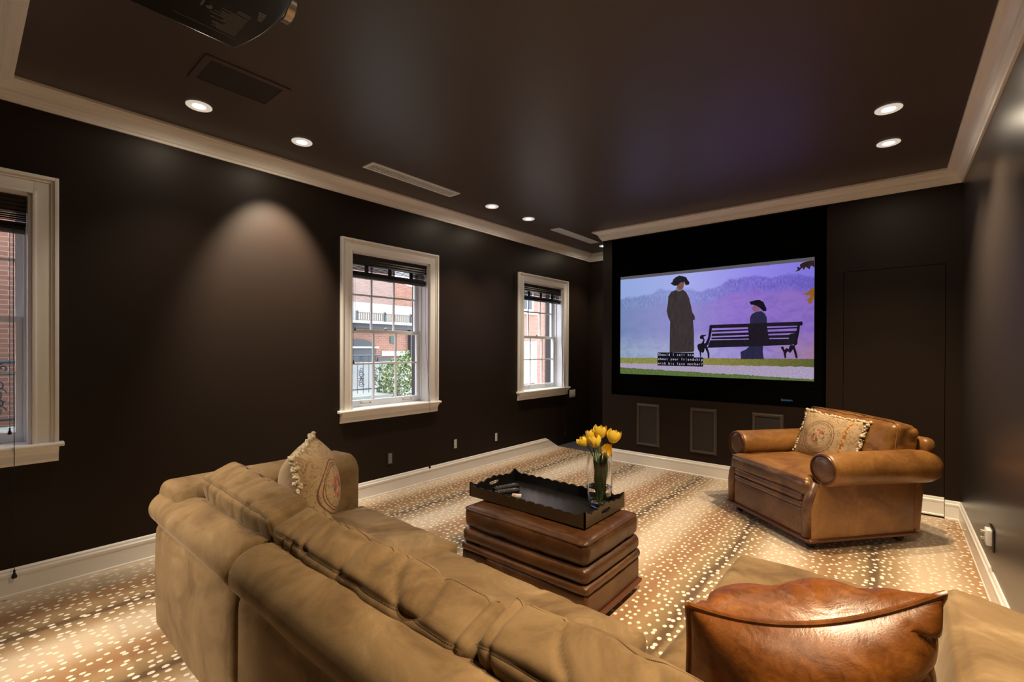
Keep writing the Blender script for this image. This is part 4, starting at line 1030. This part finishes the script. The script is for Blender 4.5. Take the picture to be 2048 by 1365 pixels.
# seat cushion, T-shaped front edge overhanging the panel
def seatw(p, d): return folds(.009, 4, 6, 4, 6)(p, d)
sc_ = soft_box((.372, .40, .070), .05, 44, (.0, .012, .030), seatw)
sc_.v = [(x*(1+.20*max(0, min(1, (-.26-y)/.06))), y, z) for (x, y, z) in sc_.v]
for i_, f_i in enumerate(sc_.f):   # the front boxing takes the darker, redder leather
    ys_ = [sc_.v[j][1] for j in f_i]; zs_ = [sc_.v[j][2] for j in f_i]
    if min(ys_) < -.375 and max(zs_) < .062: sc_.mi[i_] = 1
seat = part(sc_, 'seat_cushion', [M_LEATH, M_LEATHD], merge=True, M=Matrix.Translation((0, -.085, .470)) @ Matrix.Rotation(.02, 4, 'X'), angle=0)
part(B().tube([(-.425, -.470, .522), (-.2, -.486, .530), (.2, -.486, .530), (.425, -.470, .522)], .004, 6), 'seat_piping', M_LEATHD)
bc = soft_box((.455, .125, .225), .06, 48, (.0, .045, .02), folds(.013, 5, 3, 4, 9, fine=.001))
part(bc, 'back_cushion', merge=True, M=Matrix.Translation((.010, .395, .700)) @ Matrix.Rotation(-.20, 4, 'X') @ Matrix.Rotation(.02, 4, 'Y'), angle=0)
pp = []
for (x, z) in ((-.455, -.2), (-.46, 0), (-.45, .2), (-.40, .245), (0, .255), (.40, .245), (.45, .2), (.46, 0), (.455, -.2)): pp.append((x*.96, -.10, z*.96))
part(B().tube(pp, .005, 6), 'cushion_piping', M_LEATH, M=Matrix.Translation((.010, .395, .700)) @ Matrix.Rotation(-.20, 4, 'X') @ Matrix.Rotation(.02, 4, 'Y'))
for sx in (-1, 1):
    for sy in (-1, 1):
        b_ = B(); b_.tube([(sx*.40-.016, sy*.40, .032), (sx*.40+.016, sy*.40, .032)], .032, 18); b_.box(sx*.40-.02, sx*.40+.02, sy*.40-.016, sy*.40+.016, .05, .068)
        part(b_, 'caster', M_LACQ)
needle_pillow('needlepoint pillow with floral medallion leaning on the leather armchair back', AC @ Matrix.Translation((-.030, .175, .715)) @ Matrix.Rotation(.10, 4, 'Z') @ Matrix.Rotation(-.33, 4, 'X') @ Matrix.Rotation(.06, 4, 'Y'), .56, .43, .16, 11)
# ================================================================ OUTSIDE THE WINDOWS
def ext(name, label, cat, b, mat, **kw):
    return tag(b.build(name, mat, **kw), label, cat)
struct(B().box(-30, -4.7, -20, 30, -3.2, -3.0).build('ground_outside', M_STONE))
# brick house behind the middle window
hb = thing('brick_house', 'orange brick house with slate ledge across the yard, behind middle window', 'building', (-9.4, 6.4, -3))
O9 = Matrix.Translation((9.4, -6.4, 3))
B().box(-10.6, -9.0, 4.2, 8.2, -3, 1.93).build('wall', M_BRICK, hb, M=O9)
B().box(-10.6, -8.75, 4.2, 7.02, 2.035, 2.085).build('roof_edge', M_WHITEX, hb, M=O9)
B().box(-10.6, -8.85, 4.2, 6.95, 1.93, 2.035).build('slate_band', M_DKX, hb, M=O9)
wn = B().box(-9.04, -8.97, 5.05, 6.0, 1.0, 1.50).build('arched_window', M_DKX, hb, M=O9)
a_ = [(5.05, 1.50)]+[(5.525+.475*math.cos(math.radians(t)), 1.50+.20*math.sin(math.radians(t))) for t in range(180, -1, -15)]+[(6.0, 1.50)]
B().prism(a_, -9.05, -8.96, 0).build('arch', M_DKX, wn, M=O9)
B().box(-9.08, -8.93, 5.0, 6.05, 1.50, 1.535).build('sill', M_WHITEX, wn, M=O9)
g_ = B().box(-9.03, -8.98, 6.385, 6.525, 1.61, 1.775).build('small_window', M_GREENX, hb, M=O9)
B().box(-9.04, -8.975, 6.16, 6.81, 1.325, 1.43).build('stone_lintel', M_WHITEX, hb, M=O9)
B().box(-9.04, -8.96, 6.05, 6.82, 1.20, 1.29).build('dark_ledge', M_DKX, hb, M=O9)
B().box(-9.04, -8.9, 6.905, 6.96, -3, 1.93).build('downpipe', M_DKX, hb, M=O9)
dk = thing('deck_railing', 'weathered wood roof deck railing on the brick house roof', 'railing', (-8.9, 6.2, 2.085))
B().box(-.02, .02, -.72, .72, .175, .195).build('top_rail', M_DECKW, dk); B().box(-.015, .015, -.72, .72, .02, .035).build('bottom_rail', M_DECKW, dk)
for k in range(26): B().box(-.01, .01, -.70+k*.056, -.70+k*.056+.02, .035, .175).build('baluster', M_DECKW, dk)
for y in (-.72, -.02, .70): B().box(-.02, .02, y-.02, y+.02, 0, .22).build('post', M_DKX, dk)
st_ = thing('stucco_house', 'grey stucco and pink brick building rising behind the wooden roof deck', 'building', (-11.5, 6.5, -3))
O11 = Matrix.Translation((11.5, -6.5, 3))
B().box(-12.5, -11.0, 4.5, 8.9, -3, 2.72).build('stucco_wall', M_STUCCO, st_, M=O11)
B().box(-12.5, -11.02, 4.5, 7.95, 2.72, 5.5).build('brick_wall', M_BRICKB, st_, M=O11)
B().prism([(7.95, 2.72), (9.2, 2.6), (9.2, 3.22), (7.95, 3.42)], -12.5, -11.05, 0).build('gable', M_BRICK, st_, M=O11)
# tall brick house behind the farthest window
h3 = thing('brick_townhouse', 'tall orange brick townhouse wall seen through the farthest window', 'building', (-9.5, 11.8, -3))
O3 = Matrix.Translation((9.5, -11.8, 3))
B().box(-11.0, -9.0, 10.0, 12.50, -3, 7.5).build('wall', M_BRICK, h3, M=O3)
for (z0, z1, nm) in ((2.66, 4.1, 'window'), (.50, 1.72, 'lower_window')):
    wv = B(); wv.box(-9.05, -8.96, 10.6, 11.80, z0, z1); wv = wv.build('window', M_WHITEX, h3, M=O3)
    B().box(-8.97, -8.95, 10.7, 11.20, z0+.08, z1-.08).build('pane', M_DKX, wv, M=O3); B().box(-8.97, -8.95, 11.26, 11.70, z0+.08, z1-.08).build('pane', M_DKX if z0 > 2 else plain('cream_blind', (.5, .45, .36, 1), .8), wv, M=O3)
    B().box(-9.05, -8.90, 10.5, 11.92, z0-.08, z0).build('sill', M_WHITEX, wv, M=O3)
B().box(-9.02, -8.92, 11.86, 11.92, -3, 1.75).build('corner_board', M_WHITEX, h3, M=O3)
B().box(-9.3, -8.9, 12.50, 12.58, -3, 7.5).build('downpipe', M_DKX, h3, M=O3)
h4 = thing('grey_house', 'pale grey house side beyond the tall brick townhouse', 'building', (-12, 16, -3))
B().box(-1.5, 1.5, -2.6, 3, 0, 8).build('wall', M_STUCCO, h4); B().box(1.48, 1.56, -2, -1, 4, 6).build('window', M_DKX, h4)
# near brick wall outside the left window
h1 = thing('near_brick_house', 'close red brick house wall filling the window at the left edge', 'building', (-6.5, -.2, -3))
B().box(-.8, .5, -5, 2.1, 0, 9).build('wall', M_BRICK, h1)
B().box(.48, .56, -2.6, -1.4, 3.6, 5.2).build('window', M_WHITEX, h1)

def iron_panel(name, label, x, y0, y1, z0, z1, scr=4):
    r = thing(name, label, 'railing', (x, (y0+y1)/2, z0), group='painted iron balcony railings outside')
    L = (y1-y0)/2; Hh_ = z1-z0
    for z, nm, rr in ((Hh_, 'top_rail', .014), (.06, 'bottom_rail', .010), (Hh_-.10, 'middle_rail', .007)): B().tube([(0, -L, z), (0, L, z)], rr, 8).build(nm, M_IRON, r)
    nb = int(2*L/.10)
    for k in range(nb+1): y = -L+2*L*k/nb; B().tube([(0, y, 0), (0, y, Hh_ if k % 3 == 0 else Hh_-.10)], .005, 6).build('bar', M_IRON, r)
    s = B()
    def spiral(cy, cz, R0, sg, ph):
        s.tube([(0, cy+R0*(1-.8*t)*math.cos(ph+sg*t*9), cz+R0*(1-.8*t)*math.sin(ph+sg*t*9)) for t in [q/30 for q in range(31)]], .0055, 5)
    k = -L+.12
    i = 0
    while k < L-.05:
        for cz in (Hh_*.25, Hh_*.52): spiral(k, cz, .052, 1 if i % 2 else -1, 0); spiral(k, cz+.06, .045, -1 if i % 2 else 1, PI)
        for sg_ in (-1, 1): spiral(k+sg_*.03, Hh_-.05, .035, sg_, PI/2)
        for p in range(6): s.tube([(0, k, Hh_*.4), (0, k+.05*math.cos(p*PI/3), Hh_*.4+.05*math.sin(p*PI/3))], .006, 5)
        k += .24; i += 1
    s.build('scrollwork', M_IRON, r, smooth=True)
    return r
iron_panel('iron_railing', 'scrolled iron railing outside the left-edge window', -5.45, -1.6, 1.3, .86, 1.38)
ext('stone_ledge', 'mossy stone ledge under the railing outside the left-edge window', 'ledge', B().box(-5.98, -5.2, -1.8, 1.5, .62, .80), M_STONE)
iron_panel('iron_railing', 'scrolled iron railing in front of pale stone wall outside the middle window', -6.5, 3.0, 4.42, .79, 1.38)
ext('stone_ledge', 'stone ledge carrying the scrolled railing outside the middle window', 'ledge', B().box(-7.0, -6.2, 2.8, 4.44, .55, .77), M_STONE)
ext('stone_wall', 'pale stone garden wall behind the scrolled railing and bush', 'wall', B().box(-7.6, -7.3, 3.2, 6.0, -3.0, 1.24), M_STUCCO)
bs = thing('leafy_bush', 'variegated leafy bush outside the lower panes of middle window', 'bush', (-6.55, 4.92, -3))
random.seed(5); b_ = B()
for k in range(2600):
    th, ph = random.uniform(0, 2*PI), math.acos(random.uniform(-1, 1)); rr = random.uniform(.72, 1.02)
    c = Vector((.40*rr*math.sin(ph)*math.cos(th), .46*rr*math.sin(ph)*math.sin(th), 3.78+.60*rr*math.cos(ph)))
    c.z += .10*math.sin(c.y*14)
    d = Vector((random.uniform(-1, 1), random.uniform(-1, 1), random.uniform(-.4, 1))).normalized(); e = d.cross(Vector((random.uniform(-1, 1), random.uniform(-1, 1), random.uniform(-1, 1)))).normalized(); L_ = random.uniform(.045, .08)
    b_.add([c, c+d*L_*.5+e*L_*.28, c+d*L_, c+d*L_*.5-e*L_*.28], [(0, 1, 2, 3)])
b_.build('foliage', M_BUSH, bs)
b_ = B()
for k in range(7): b_.tube([(0, 0, 0), (random.uniform(-.1, .1), random.uniform(-.1, .1), 2.4), (random.uniform(-.3, .3), random.uniform(-.35, .35), 4.1)], [.02, .012, .005], 6)
b_.build('stem', M_DECKW, bs)
